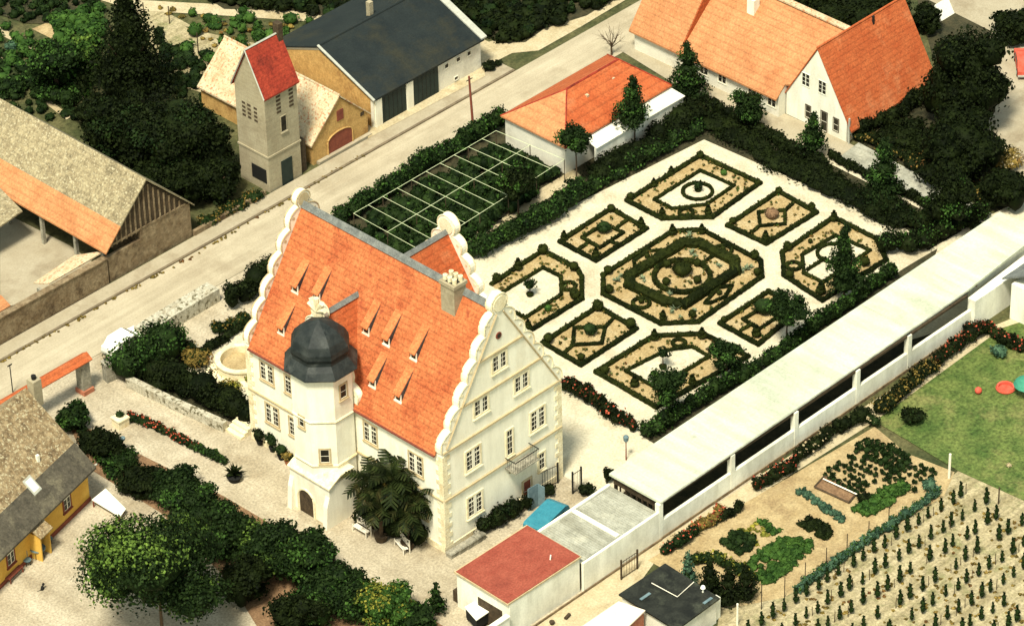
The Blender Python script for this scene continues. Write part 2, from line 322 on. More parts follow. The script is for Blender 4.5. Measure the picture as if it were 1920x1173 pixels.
def tree(base, cc, wpx, hpx, m, name, label, cat='tree', group=None, trunk_r=.08, lumps=6, cone=False, dens=24., size=.17, m2=None, low=False):
    bx, by, _ = G(*base); t = thing(name, label, cat, (bx, by, 0), group)
    # crown centre lies above the trunk
    cz = solve_z(bx, by, cc[1]); r = wpx/2/26.; H = hpx/2/26.; rz = math.sqrt(max((H*H-(r*.5)**2), (.35*H)**2))/.815
    rz = min(rz, cz*.95) if cz > .4 else rz; cz = max(cz, rz*.8)
    ox = (cc[0]-base[0])/26.*.35; cx, cy = bx+RT[0]*ox, by+RT[1]*ox
    blobs = []
    if cone:
        for i in range(5):
            u = i/4.; blobs.append((cx+rng.uniform(-.08,.08), cy+rng.uniform(-.08,.08), cz-rz*.7+1.5*rz*u, r*(1-.72*u), r*(1-.72*u), rz*.36))
    else:
        blobs.append((cx, cy, cz, r*.68, r*.68, rz*.72))
        for i in range(lumps):
            a = 2*math.pi*i/lumps+rng.uniform(-.4,.4); h = rng.uniform(-.55,.6); q = math.sqrt(1-h*h)*.55
            blobs.append((cx+math.cos(a)*r*q, cy+math.sin(a)*r*q, cz+h*rz*.75, r*rng.uniform(.34,.52), r*rng.uniform(.34,.52), rz*rng.uniform(.28,.42)))
    if low:
        for i in range(7):
            a = i*.9+rng.uniform(-.2, .2); q = rng.uniform(.25, .72)*r; h = rng.uniform(.25, .8)*cz
            blobs.append((cx+math.cos(a)*q, cy+math.sin(a)*q, h, r*.42, r*.42, max(.3, h*.95)))
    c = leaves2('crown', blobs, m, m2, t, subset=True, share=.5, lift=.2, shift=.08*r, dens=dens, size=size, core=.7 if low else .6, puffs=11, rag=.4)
    mb = MB(); mb.tube([(bx, by, -.05), (bx+.03, by, cz*.5), (cx, cy, cz)], trunk_r*1.3, 7, trunk_r*.6)
    for i in range(4):
        a = i*1.6; mb.tube([(cx, cy, cz-rz*.5), (cx+math.cos(a)*r*.5, cy+math.sin(a)*r*.5, cz+rz*.2)], trunk_r*.5, 5, trunk_r*.2)
    mb.build('trunk', 'bark', t)
    return t
def hedge(px, width, height, m, name, label, cat='hedge', group=None, step=None, jit=.3, dens=30., size=.15, m2=None, z0=0., world=False, kind=None, wid2=None):
    pts = [np.array(p[:2] if world else G(*p)[:2]) for p in px]
    blobs = []; step = step or width*.33
    tot = sum(np.linalg.norm(pts[i+1]-pts[i]) for i in range(len(pts)-1)); s_ = 0
    for i in range(len(pts)-1):
        d = pts[i+1]-pts[i]; l = np.linalg.norm(d); n = max(1, int(l/step))
        for k in range(n+(1 if i == len(pts)-2 else 0)):
            p = pts[i]+d*k/n; wd = width if wid2 is None else width+(wid2-width)*(s_+l*k/n)/tot
            r = wd/2*rng.uniform(1-jit, 1+jit); h = height*rng.uniform(1-jit, 1+jit); p = p+rng.uniform(-jit, jit, 2)*wd*.4
            blobs.append((p[0], p[1], z0+h*.48, r, r, h*.54))
        s_ += l
    c = pts[len(pts)//2]; t = thing(name, label, cat, (c[0], c[1], z0), group)
    leaves2('foliage', blobs, m, m2, t, share=.22 if m2 and 'flower' not in m2 else .045, dens=dens, size=size, core=.74, puffs=10, rag=.4)
    return t
def bush(px, wpx, h, m, name, label, cat='shrub', group=None, m2=None, dens=26., size=.14, tall=False):
    x, y, _ = G(*px); r = wpx/2/26.; t = thing(name, label, cat, (x, y, 0), group)
    bl = [(x, y, h*.5, r*.8, r*.8, h*.52)]+[(x+math.cos(a)*r*.4, y+math.sin(a)*r*.4, h*rng.uniform(.4,.65), r*.5, r*.5, h*.36) for a in (0.3, 1.8, 3.2, 4.6)]
    leaves2('foliage', bl, m, m2, t, share=.25, dens=dens, size=size, core=.7)
    return t

# ================================================================== SETTING
rect_patch('ground', -900, 900, -900, 900, -.02, 'ground')
patch_rects = [
 ('road', -90, 110, 18.4, 22.8, .0, 'road'),
 ('courtyard', -60, -2.2, -26.4, 18.36, .0, 'gravel'),
 ('garden_path', -11.5, 31.8, -20.8, 8.8, .012, 'path'),
]
for a in patch_rects: rect_patch(*a)
def kerb(name, x0, x1, y0, y1, h, m):
    mb = MB(); mb.box(x0, x1, y0, y1, -.05, h); o = mb.build(name, m); o['kind'] = 'structure'; return o
kerb('kerb', -90, 24, 22.8, 23.0, .12, 'kerb'); kerb('pavement', -90, 24, 23.0, 24.3, .1, 'pavement')
patch('road_verge', [(900, 130), (960, 100), (1010, 95), (1090, 50), (1190, -10), (1100, -20), (1010, 60), (930, 75), (880, 90)], .012, 'soil_pale')
patch('gravel_apron', [(690, 262), (910, 145), (905, 115), (690, 235)], .125, 'soil_pale')
patch('barn_yard', [(0, 395), (130, 460), (215, 520), (75, 555), (0, 580)], .012, 'pavement')
patch('yard', [(-60, 1300), (-60, 1060), (180, 930), (240, 965), (330, 1010), (560, 1140), (700, 1300)], .012, 'gravel')
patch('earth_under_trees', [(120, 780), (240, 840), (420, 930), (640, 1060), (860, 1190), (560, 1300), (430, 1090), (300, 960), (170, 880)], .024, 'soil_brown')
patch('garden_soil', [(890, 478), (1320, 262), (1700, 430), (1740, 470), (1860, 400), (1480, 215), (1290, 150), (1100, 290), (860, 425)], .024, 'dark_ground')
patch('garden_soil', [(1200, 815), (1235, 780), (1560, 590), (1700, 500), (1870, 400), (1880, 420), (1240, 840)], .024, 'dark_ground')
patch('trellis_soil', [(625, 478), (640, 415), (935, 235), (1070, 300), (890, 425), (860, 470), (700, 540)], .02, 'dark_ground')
patch('dry_soil_strip', [(885, 432), (1075, 318), (1090, 330), (1010, 385), (893, 448)], .034, 'soil_pale')
# north-east courtyard and path in front of the long building
patch('paved_court', [(1158, 92), (1195, 72), (1475, 215), (1590, 268), (1880, 418), (1830, 440), (1480, 262), (1268, 160)], .03, 'pavement')
patch('concrete_path', [(1560, 305), (1610, 268), (1880, 412), (1840, 432)], .045, 'slab')
patch('pale_path', [(1540, 300), (1560, 292), (1750, 385), (1850, 432), (1830, 445), (1680, 370)], .055, 'path')
patch('shaded_garden', [(1600, 262), (1760, 150), (1720, 0), (1930, -30), (1930, 380), (1870, 400)], .02, 'dark_ground')  # shade beside the gabled house put into the ground colour
patch('far_yard', [(1800, 150), (1860, 60), (1700, -20), (1740, -60), (1990, -60), (1990, 330), (1900, 330), (1850, 240), (1880, 150)], .03, 'pavement')
# south-east: wall foot, path, vegetable garden, vineyard, lawn
patch('wall_path', [(985, 1185), (1165, 1064), (1400, 907), (1835, 622), (1990, 560), (1990, 640), (1880, 640), (1640, 790), (1420, 930), (1230, 1050), (1120, 1200)], .02, 'soil_pale')
patch('vegetable_garden', [(1215, 1050), (1640, 800), (1700, 850), (1790, 885), (1770, 930), (1470, 1120), (1370, 1140), (1300, 1100)], .034, 'soil')
patch('vineyard_soil', [(1350, 1140), (1470, 1110), (1770, 905), (1800, 880), (2100, 1010), (2100, 1500), (1300, 1500)], .03, 'vine_soil')
patch('lawn', [(1640, 790), (1880, 615), (2050, 560), (2100, 1020), (1800, 885), (1700, 825)], .045, 'grass')
patch('drive', [(1700, 640), (1835, 600), (1925, 540), (1990, 480), (1990, 330), (1925, 370), (1862, 402), (1760, 460)], .05, 'path')
# north-west fields
patch('field_strip', [(250, -10), (380, 60), (700, 130), (620, 140), (560, 130), (400, 180), (330, 160), (220, -20)], .012, 'vine_soil')
patch('pale_track', [(170, -5), (330, 5), (660, 20), (880, 62), (935, 88), (900, 100), (640, 45), (420, 30), (250, 20)], .03, 'soil_pale')
patch('dry_patch', [(60, 55), (125, 28), (150, 45), (100, 75)], .03, 'soil')
patch('garden_track', [(0, 52), (55, 80), (60, 95), (0, 66)], .034, 'soil_pale')
patch('garden_track', [(0, 95), (180, 185), (178, 196), (0, 108)], .034, 'soil_pale')
patch('garden_track', [(85, 195), (125, 225), (175, 195), (170, 190), (128, 215), (95, 190)], .038, 'soil_pale')

# ================================================================== BUILDING HELPERS
def panel(mb, p, U, N, u0, u1, z0, z1, d0, d1):
    p = np.array(p, float); U = np.array(U, float); N = np.array(N, float); Zv = np.array([0, 0, 1.])
    c = [p+U*u+Zv*z+N*d for d in (d0, d1) for u, z in ((u0,z0),(u1,z0),(u1,z1),(u0,z1))]
    return mb.add(c, [(0,1,2,3),(4,7,6,5),(0,4,5,1),(1,5,6,2),(2,6,7,3),(3,7,4,0)])
def window(par, p, U, N, w, h, cols=2, rows=3, transom=False, frame='stone_trim', fw=.14, name='window', bars='win_white', glass='glass', sill=True, mull=.26):
    # p = centre of the opening on the wall face
    m = MB(); a, b = w/2, h/2
    panel(m, p, U, N, -a-fw, -a, -b-fw, b+fw, -.02, .05); panel(m, p, U, N, a, a+fw, -b-fw, b+fw, -.02, .05)
    panel(m, p, U, N, -a, a, b, b+fw, -.02, .05); panel(m, p, U, N, -a, a, -b-fw, -b, -.02, .05)
    if sill: panel(m, p, U, N, -a-fw-.05, a+fw+.05, -b-fw-.08, -b-fw, -.02, .12)
    f = m.build(name, frame, par)
    g = MB(); panel(g, p, U, N, -a, a, -b, b, -.02, .008); g.build('pane', glass, f)
    g = MB(); t = .014
    xs = [-a, a]
    if mull: panel(g, p, U, N, -mull/2, mull/2, -b, b, .009, .045)
    for x in (-a+t, a-t): panel(g, p, U, N, x-t, x+t, -b, b, .009, .034)
    for z in (-b+t, b-t): panel(g, p, U, N, -a+2*t, a-2*t, z-t, z+t, .009, .033)
    n = cols*(2 if mull else 1)
    for i in range(1, n):
        x = -a+2*a*i/n
        if not (mull and i == n//2): panel(g, p, U, N, x-.008, x+.008, -b+2*t, b-2*t, .009, .030)
    for i in range(1, rows):
        z = -b+2*b*i/rows; tt = .045 if (transom and i == rows-1) else .008
        panel(g, p, U, N, -a+2*t, a-2*t, z-tt, z+tt, .009, .031)
    g.build('window_bars', bars, f)
    return f
XM, XP, YM = (-1, 0, 0), (1, 0, 0), (0, -1, 0); UY = (0, -1, 0); UX = (1, 0, 0)

# ================================================================== MANOR HOUSE
hx0, hx1, hy0, hy1, EZ, RZ = -22.9, -11.65, -16.0, 2.9, 8.3, 17.0; hm = (hx0+hx1)/2
SL = (RZ-EZ)/(hm-hx0)
H = thing('manor_house', 'white manor house with scrolled gables, steep orange tiled roof and domed stair tower', 'house', (hm, -6.5, 0))
mb = MB(); mb.box(hx0, hx1, hy0, hy1, -.1, EZ); mb.build('wall', 'plaster', H)
# roof
def gable_roof_y(mb, x0, x1, y0, y1, ez, rz, t=.18, over=.25):
    m_ = (x0+x1)/2; s = (rz-ez)/(m_-x0)
    for sg, xe in ((-1, x0), (1, x1)):
        xo = xe+sg*over; zo = ez-s*over+.1
        mb.thick([(xo, y0, zo), (xo, y1, zo), (m_, y1, rz+.1), (m_, y0, rz+.1)], (0, 0, -t))
mb = MB(); gable_roof_y(mb, hx0, hx1, hy0+.5, hy1-.5, EZ, RZ); roof = mb.build('roof', 'tile_orange', H)
mb = MB(); mb.thick([(hm-.32, hy0+.5, RZ-.2), (hm, hy0+.5, RZ+.22), (hm+.32, hy0+.5, RZ-.2)], (0, hy1-hy0-1, 0)); mb.build('ridge_cap', 'ridge', roof)
mb = MB(); mb.box(hx0-.34, hx0-.22, hy0+.5, hy1-.5, EZ-.38, EZ-.26); mb.build('gutter', 'wood_red', roof)
# scrolled gables: outline in (u,z), u across, symmetric
def scroll_outline(half, ez, rz, n, bulge=.42, top=.85, base_w=.0):
    pts = []; L0 = np.array([half, ez]); L1 = np.array([.62*top, rz-.1]); d = (L1-L0)/n; ln = np.linalg.norm(d); nn = np.array([d[1], -d[0]])/ln
    nn = nn if nn[0] > 0 else -nn
    for i in range(n):
        a = L0+d*i
        for k in range(7):
            t = k/7.; pts.append(a+d*t+nn*(.12+bulge*math.sin(math.pi*min(1, t*1.12))**.8*(1 if t < .9 else .5)))
        pts.append(a+d*.97+nn*.02)
    for k in range(0, 9):
        an = -0.5+(math.pi/2+.5)*k/8-.02
        pts.append(np.array([0, rz+top*.55])+top*np.array([math.cos(an), math.sin(an)]))
    res = [pts[0]]
    for p in pts[1:]:
        if p[1] > res[-1][1]+.012: res.append(p)
    return res
def gable(par, P0, U, N, half, ez, rz, n, th=.5, bulge=.42, top=.85, m='plaster', nm='scrolled_gable', trim='stone_trim'):
    P0 = np.array(P0, float); U = np.array(U, float); N = np.array(N, float)
    right = scroll_outline(half, ez, rz, n, bulge, top)
    right = [np.array([half+.1, ez-.02])]+right; n_ = len(right)
    f = lambda p, d: P0+U*p[0]+np.array([0, 0, p[1]])+N*d
    lf = [np.array([-p[0], p[1]]) for p in right]
    mb = MB(); vs = [f(p, 0) for p in right]+[f(p, 0) for p in lf]+[f(p, -th) for p in right]+[f(p, -th) for p in lf]; fs = []
    for i in range(n_-1):
        fs += [(i, i+1, n_+i+1, n_+i), (2*n_+i, 3*n_+i, 3*n_+i+1, 2*n_+i+1), (i, 2*n_+i, 2*n_+i+1, i+1), (n_+i, n_+i+1, 3*n_+i+1, 3*n_+i)]
    fs += [(0, n_, 3*n_, 2*n_), (n_-1, 3*n_-1, 4*n_-1, 2*n_-1)]
    mb.add(vs, fs); g = mb.build(nm, m, par); out = right+lf[::-1]
    mb = MB(); mb.tube([f(p, .01) for p in out[1:-1]], .055, 6); mb.tube([f(p, -th) for p in out[1:-1]], .055, 6)
    # shell-like knobs on each scroll
    for sg in (1, -1):
        for i in range(n):
            a = np.array([half, ez])+(np.array([.62*top, rz-.1])-np.array([half, ez]))*(i+.5)/n
            q = f(np.array([sg*(a[0]+.16), a[1]]), .0); rr = bulge*.34
            mb.tube([q-N*(th+.02), q+N*.04], rr, 10)
    q = f(np.array([0, rz+top*.55]), 0); mb.tube([q-N*(th+.05), q+N*.1], top*.78, 16)
    mb.build('gable_coping', trim, g)
    return g, f
gF, fF = gable(H, (hm, hy0-.02, 0), UX, YM, (hx1-hx0)/2, EZ, RZ, 6, .5, .3, .74)
gB, fB = gable(H, (hm, hy1+.02, 0), (-1, 0, 0), (0, 1, 0), (hx1-hx0)/2, EZ, RZ, 6, .5, .34, .62, trim='sand_frame')
# string courses and rake mouldings on the front gable
mb = MB()
for z, e in ((4.35, 0), (8.25, 0), (11.05, 1.75), (13.75, 3.5)):
    mb.box(hx0+.02+e, hx1-.02-e, hy0-.13, hy0-.02, z-.07, z+.07)
for sg in (1, -1):
    a = np.array([hm+sg*5.3, hy0-.09, EZ+.2]); b = np.array([hm+sg*.3, hy0-.09, RZ-.3]); mb.tube([a, b], .06, 5)
for z in (4.35,): mb.box(hx0-.11, hx0+.0, hy0+.02, hy1-.02, z-.06, z+.06)
for z in (14.9,):
    pass
mb.build('string_course', 'sand_frame', H)
# quoins
for (cx, cy, sx, sy) in ((hx0, hy0, 1, 1), (hx1, hy0, -1, 1), (hx0, hy1, 1, -1)):
    mb = MB(); z = 0.; i = 0
    while z < EZ-.3:
        a, b = (.62, .36) if i % 2 else (.36, .62)
        x0, x1 = sorted((cx-sx*.05, cx+sx*a)); y0, y1 = sorted((cy-sy*.05, cy+sy*b))
        mb.box(x0, x1, y0, y1, z, z+.36); z += .4; i += 1
    mb.build('quoin', 'stone_trim', H)
mb = MB(); mb.box(hx0-.05, hx1+.05, hy0-.06, hy0, -.05, .5); mb.box(hx0-.06, hx0, hy0, hy1, -.05, .5); mb.build('plinth', 'stone_trim', H)
# front windows (found on the facade plane)
def onF(px, py): q = GY(px, py, hy0); return (q[0], hy0-.02, q[2])
for (px, py, ww, hh, c, r, tr) in ((935.6,677,1.2,1.15,2,3,0),(977,715.6,1.2,1.15,2,3,0),(901.5,760,1.2,1.15,2,3,0),
                                   (1007.5,784,1.25,1.5,2,4,1),(886.5,858,1.25,1.5,2,4,1),(890,944,1.25,1.5,2,4,1)):
    window(H, onF(px, py), UX, YM, ww, hh, 2, r, tr, fw=.16)
window(H, onF(1015, 863), UX, YM, .5, 1.3, 2, 3, 1, fw=.14, mull=0)
bd = window(H, onF(955, 828), UX, YM, .5, 2.0, 2, 4, 1, fw=.14, name='balcony_door', mull=0)
window(H, onF(988, 918), UX, YM, .7, 1.7, 1, 2, 0, frame='sand_frame', fw=.14, name='side_door', mull=0, glass='wood_red')
q = onF(934, 628); mb = MB(); mb.tube([np.array(q)+np.array([0,.05,0]), np.array(q)+np.array([0,-.06,0])], .26, 14); o = mb.build('window', 'wood_red', H); mb = MB(); mb.tube([np.array(q)+np.array([0,0,0]), np.array(q)+np.array([0,-.075,0])], .16, 12); mb.build('pane', 'glass', o)
# balcony
q = onF(969, 862); bx, bz = q[0], q[2]
mb = MB(); mb.box(bx-1.15, bx+1.15, hy0-1.0, hy0-.02, bz-.12, bz)
for dx in (-.8, .8): mb.thick([(bx+dx, hy0-.02, bz-.12), (bx+dx, hy0-.8, bz-.12), (bx+dx, hy0-.02, bz-.7)], (.14, 0, 0))
bal = mb.build('balcony', 'stone_grey', H)
mb = MB()
for i in range(15): x = bx-1.12+2.24*i/14; mb.tube([(x, hy0-.97, bz), (x, hy0-.97, bz+.8)], .014, 4)
for i in range(5):
    for s in (-1.12, 1.12): mb.tube([(bx+s, hy0-.97+.9*i/5, bz), (bx+s, hy0-.97+.9*i/5, bz+.8)], .014, 4)
mb.box(bx-1.15, bx+1.15, hy0-1.0, hy0-.95, bz+.8, bz+.85)
for s in (-1.15, 1.1): mb.box(bx+s, bx+s+.05, hy0-.95, hy0-.05, bz+.8, bz+.85)
mb.build('railing', 'iron', bal)
# south-west facade windows
def onW(px, py): q = GX(px, py, hx0); return (hx0-.0, q[1], q[2])
for (px, py, ww, hh) in ((500.6,698,1.2,1.4),(511,777,1.2,1.5),(695,812,1.15,1.45),(780,869,1.2,1.5)):
    window(H, onW(px, py), UY, XM, ww, hh, 2, 4, 1, frame='sand_frame', fw=.12)
for (px, py) in ((540.8,720),(549,799)): window(H, onW(px, py), UY, XM, .55, 1.4, 2, 4, 1, frame='sand_frame', fw=.12, mull=0)
for (px, py) in ((715, 905), (790, 950)): window(H, onW(px, py), UY, XM, 1.1, 1.4, 2, 4, 1, frame='sand_frame', fw=.12)
# cross gable over the south-west front
cy, cz, ch = -4.7, 13.9, 3.3
def cross_roof(par, y, rz, half, xw, sg, m, nm):
    # ridge runs in x from the wall towards the main slope
    s = (rz-EZ)/half; f = MB()
    for k in (-1, 1):
        xr = (hx0+(rz-EZ)/SL) if sg < 0 else (hx1-(rz-EZ)/SL)
        f.thick([(xw, y+k*(half+.1), EZ-.1*s+.1), (xw, y, rz+.1), (xr, y, rz+.1), (xw-sg*.15, y+k*(half+.1), EZ-.1*s+.1)], (0, 0, -.16))
    o = f.build(nm, m, par); f = MB(); xr = (hx0+(rz-EZ)/SL) if sg < 0 else (hx1-(rz-EZ)/SL)
    x0, x1 = sorted((xw, xr)); f.thick([(x0, y-.25, rz-.08), (x0, y, rz+.2), (x0, y+.25, rz-.08)], (x1-x0, 0, 0)); f.build('ridge_cap', 'ridge', o)
    return o
cross_roof(H, cy, cz, ch, hx0+.05, -1, 'tile_deep_shade', 'cross_roof')  # darker tiles than the main roof: slope shade put into the colour
gable(H, (hx0-.04, cy, 0), UY, XM, ch, EZ, cz, 4, .45, .34, .6)
mb = MB()
for k in range(5): a = math.pi*k/4; mb.tube([(hx0-.1, cy, cz+.5), (hx0-.1, cy+.75*math.cos(a), cz+.9+.65*math.sin(a))], .13, 6, .2)
mb.build('shell_ornament', 'stone_trim', H)
# cross wing on the north-east side
cross_roof(H, -6.0, 15.9, 5.0, hx1-.3, 1, 'tile_deep_shade', 'cross_roof')  # shaded tile colour, as on the other cross roof
gable(H, (hx1+.05, -6.0, 0), (0, 1, 0), XP, 5.0, EZ, 15.9, 6, .5, .36, .8)
# dormers
for (px, py) in ((554,548),(595,563),(528,626),(687,626),(725,647),(776,674),(699,725),(747,752)):
    # foot of the dormer front on the main slope
    best = min((abs(G(px, py, z)[0]-(hx0+(z-EZ)/SL)), z) for z in np.arange(8.4, 16.5, .02)); z0 = best[1]; x, y, _ = G(px, py, z0)
    wd, fh, k = .30, .74, 1.0; run = fh/(SL-k)
    D = MB()
    D.thick([(x+.02, y-wd, z0-.1), (x+.02, y-wd, z0+fh), (x+run, y-wd, z0+SL*run), ], (0, .06, 0)); D.thick([(x+.02, y+wd, z0-.1), (x+.02, y+wd, z0+fh), (x+run, y+wd, z0+SL*run)], (0, -.06, 0))
    d = D.build('dormer', 'slate', H)
    D = MB(); D.thick([(x-.2, y-wd+.02, z0+fh-.12), (x-.2, y+wd+.08, z0+fh-.12), (x+run+.08, y+wd+.08, z0+fh+k*(run+.08)+.06), (x+run+.08, y-wd+.02, z0+fh+k*(run+.08)+.06)], (0, 0, -.1)); D.build('dormer_roof', 'tile_dormer', d)
    D = MB(); D.box(x-.02, x+.04, y-wd, y+wd, z0-.05, z0+fh-.1); D.box(x-.1, x+.02, y-wd-.05, y+wd+.05, z0-.05, z0+.06); D.build('dormer_front', 'white_wood', d)
    D = MB(); D.box(x-.035, x-.02, y-wd*.6, y+wd*.6, z0+.14, z0+fh-.2); D.build('pane', 'glass', d)
# chimney
x, y = -17.8, -12.35
mb = MB(); mb.box(x-.55, x+.55, y-.62, y+.62, 14.0, 17.75); mb.box(x-.63, x+.63, y-.7, y+.7, 17.55, 17.8); ch_ = mb.build('chimney', 'tower_wall', H)
for i in (-1, 1):
    for j in (-.42, 0, .42): mb = MB(); mb.lathe((x+i*.28, y+j), [(.15, 17.8), (.17, 18.2), (.11, 18.22), (.1, 18.1)], 8); mb.build('chimney_pot', 'stone_trim', ch_)
if 1: mb = MB(); mb.box(x-.42, x+.42, y-.5, y+.5, 17.8, 17.83); mb.build('flue_top', 'rubber', ch_)
# skylight hatch marks: small iron hooks on the roof are left to the tiles
# stair tower
tx, ty, ri = -24.0, -5.9, 2.02
R8 = ri/math.cos(math.pi/8); ph = math.pi/8
T = MB(); T.lathe((tx, ty), [(R8, -.1), (R8, 11.55)], 8, ph); tw = T.build('stair_tower', 'plaster', H)
for z in (4.3, 7.9): T = MB(); T.lathe((tx, ty), [(R8+.07, z-.08), (R8+.1, z), (R8+.04, z+.08)], 8, ph); T.build('string_course', 'stone_trim', tw)
T = MB(); T.lathe((tx, ty), [(R8+.05, 11.2), (R8+.18, 11.5), (R8+.18, 11.56)], 8, ph)
T.build('cornice', 'stone_trim', tw)
T = MB(); T.lathe((tx, ty), [(R8+.42, 11.45), (R8+.44, 11.52), (R8+.12, 11.95), (R8-.2, 12.28), (R8-.22, 12.5), (R8-.1, 12.8), (R8-.14, 13.15), (R8-.38, 13.65), (R8-.85, 14.15), (R8-1.5, 14.52), (.08, 14.82)], 8, ph)
T.build('dome', 'dome', H)
def tw_face(ang, z, w, h, fr='sand_frame'):
    n = (math.cos(ang), math.sin(ang), 0); U = (-n[1], n[0], 0); p = (tx+n[0]*(ri), ty+n[1]*(ri), z)
    return window(tw, p, U, n, w, h, 1, 2, 0, frame=fr, fw=.12, mull=0)
A_ = math.pi
tw_face(-math.pi/2, 10.0, .55, 1.05); tw_face(A_*1.25, 5.1, .6, 1.05); tw_face(A_, 7.6, .42, .8)
# portal block
pb = MB(); pb.box(-26.2, hx0-.9, -8.4, -4.55, -.1, 3.35)
po = pb.build('portal', 'plaster', H)
pb = MB(); pb.thick([(-26.32, -8.52, 3.35), (-26.32, -4.43, 3.35), (-25.2, -4.43, 3.95), (-25.2, -8.52, 3.95)], (0, 0, -.12)); pb.box(-25.2, -23.9, -8.52, -4.43, 3.83, 3.95); pb.build('portal_roof', 'stone_trim', po)
pb = MB(); yc = -6.1; arc = [(-26.21, yc-.68, 0), (-26.21, yc-.68, 1.3)]+[(-26.21, yc-.68*math.cos(math.pi*k/10), 1.3+.68*math.sin(math.pi*k/10)) for k in range(1, 10)]+[(-26.21, yc+.68, 1.3), (-26.21, yc+.68, 0)]
pb.thick(arc, (-.02, 0, 0)); dr = pb.build('portal_door', 'wood_dark', po)
pb = MB(); pb.tube([(-26.24, yc-.76, 0), (-26.24, yc-.76, 1.3)]+[(-26.24, yc-.76*math.cos(math.pi*k/10), 1.3+.76*math.sin(math.pi*k/10)) for k in range(1, 10)]+[(-26.24, yc+.76, 1.3), (-26.24, yc+.76, 0)], .09, 5); pb.build('door_arch', 'stone_trim', po)
for s in (-8.4, -4.95): pb = MB(); pb.thick([(-26.2, s, 0), (-26.6, s, 0), (-26.45, s, 1.8), (-26.2, s, 2.6)], (0, .4, 0)); pb.build('buttress', 'plaster', po)
# garden steps at the far corner of the house
st = thing('stone_steps', 'pale stone steps climbing beside the left corner of the manor', 'steps', (-22.6, 4.3, 0))
mb = MB()
for i in range(4): mb.box(-23.6+i*.32, -22.0, 3.3, 4.9, i*.17, (i+1)*.17)
mb.build('step', 'stone_trim', st)

# ================================================================== OTHER BUILDINGS
# -- transformer tower by the road
T = thing('transformer_tower', 'tall grey rendered tower with a steep weathered red roof beside the road', 'tower', (.75, 26.1, 0))
x0, x1, y0, y1, ez, rz = -.95, 2.35, 24.45, 27.7, 8.7, 12.0; ym = (y0+y1)/2
mb = MB(); mb.box(x0, x1, y0, y1, -.1, ez); mb.thick([(x0, y0, ez), (x0, y1, ez), (x0, ym, rz-.15)], (x1-x0, 0, 0)); tb = mb.build('wall', 'tower_wall', T)
mb = MB()
for sg, ye in ((-1, y0), (1, y1)):
    mb.thick([(x0-.18, ye+sg*.2, ez-.3), (x1+.12, ye+sg*.2, ez-.3), (x1+.12, ym, rz), (x0-.18, ym, rz)], (0, 0, -.12))
tr = mb.build('roof', 'tile_red', T)
mb = MB()
for sg, ye in ((-1, y0), (1, y1)): mb.tube([(x0-.2, ye+sg*.2, ez-.3), (x0-.2, ym, rz+.02)], .06, 4)
mb.tube([(x0-.2, ym, rz+.04), (x1+.12, ym, rz+.04)], .08, 5); mb.build('verge', 'steel', tr)
mb = MB(); mb.box(x0-.07, x1+.07, y0-.07, y1+.07, 3.05, 3.2); mb.build('string_course', 'tower_wall', T)
mb = MB(); mb.box(x1-.3, x1+.15, ym-.3, ym+.3, rz-.6, rz+.9); mb.build('chimney', 'wood_dark', T)
window(T, (x0+1.75, y0, 5.4), UX, YM, .5, 1.3, 1, 2, fw=.06, frame='tower_wall', mull=0, bars='iron')
for i, u in enumerate((1.15, 2.45)):
    m_ = MB()
    for k in range(5): m_.box(x0+u, x0+u+.42, y0-.03, y0, 6.5+k*.34, 6.68+k*.34)
    m_.build('vent_grille', 'wood_dark', T)
m_ = MB()
for u in (.9, 1.6, 2.2):
    for k in range(4): m_.box(x0-.03, x0, y0+u, y0+u+.34, 5.9+k*.36, 6.08+k*.36)
m_.build('vent_grille', 'wood_dark', T)
m_ = MB(); m_.box(x0+1.25, x0+2.35, y0-.05, y0+.02, 0, 2.2); m_.build('door', 'door_dark', T)
m_ = MB(); m_.box(x0-.04, x0+.02, y0+.3, y0+1.9, .7, 1.9); m_.build('hatch', 'iron', T)
m_ = MB(); m_.box(x1, x1+.75, y0+.25, y1, -.1, 2.8); m_.build('side_bay', 'wood_dark', T)

# -- yellow barn with the arched gate
def house_y(name, label, cat, x0, x1, y0, y1, ez, rz, wall, roofm, over=.25, vo=.15, th=.14, rowsrot=None):
    """ridge along y, gable end facing the road (-y)"""
    m_ = (x0+x1)/2; t = thing(name, label, cat, (m_, y0, 0))
    mb = MB(); mb.box(x0, x1, y0, y1, -.1, ez); mb.thick([(x0, y0, ez), (x1, y0, ez), (m_, y0, rz-.1)], (0, y1-y0, 0)); wl = mb.build('wall', wall, t)
    s = (rz-ez)/(m_-x0); mb = MB()
    for sg, xe in ((-1, x0), (1, x1)):
        mb.thick([(xe+sg*over, y0-vo, ez-s*over+.12), (xe+sg*over, y1+vo, ez-s*over+.12), (m_, y1+vo, rz+.12), (m_, y0-vo, rz+.12)], (0, 0, -th))
    r = mb.build('roof', roofm, t); mb = MB(); mb.tube([(m_, y0-vo-.02, rz+.13), (m_, y1+vo+.02, rz+.13)], .09, 6); mb.build('ridge_cap', roofm, r)
    return t, r
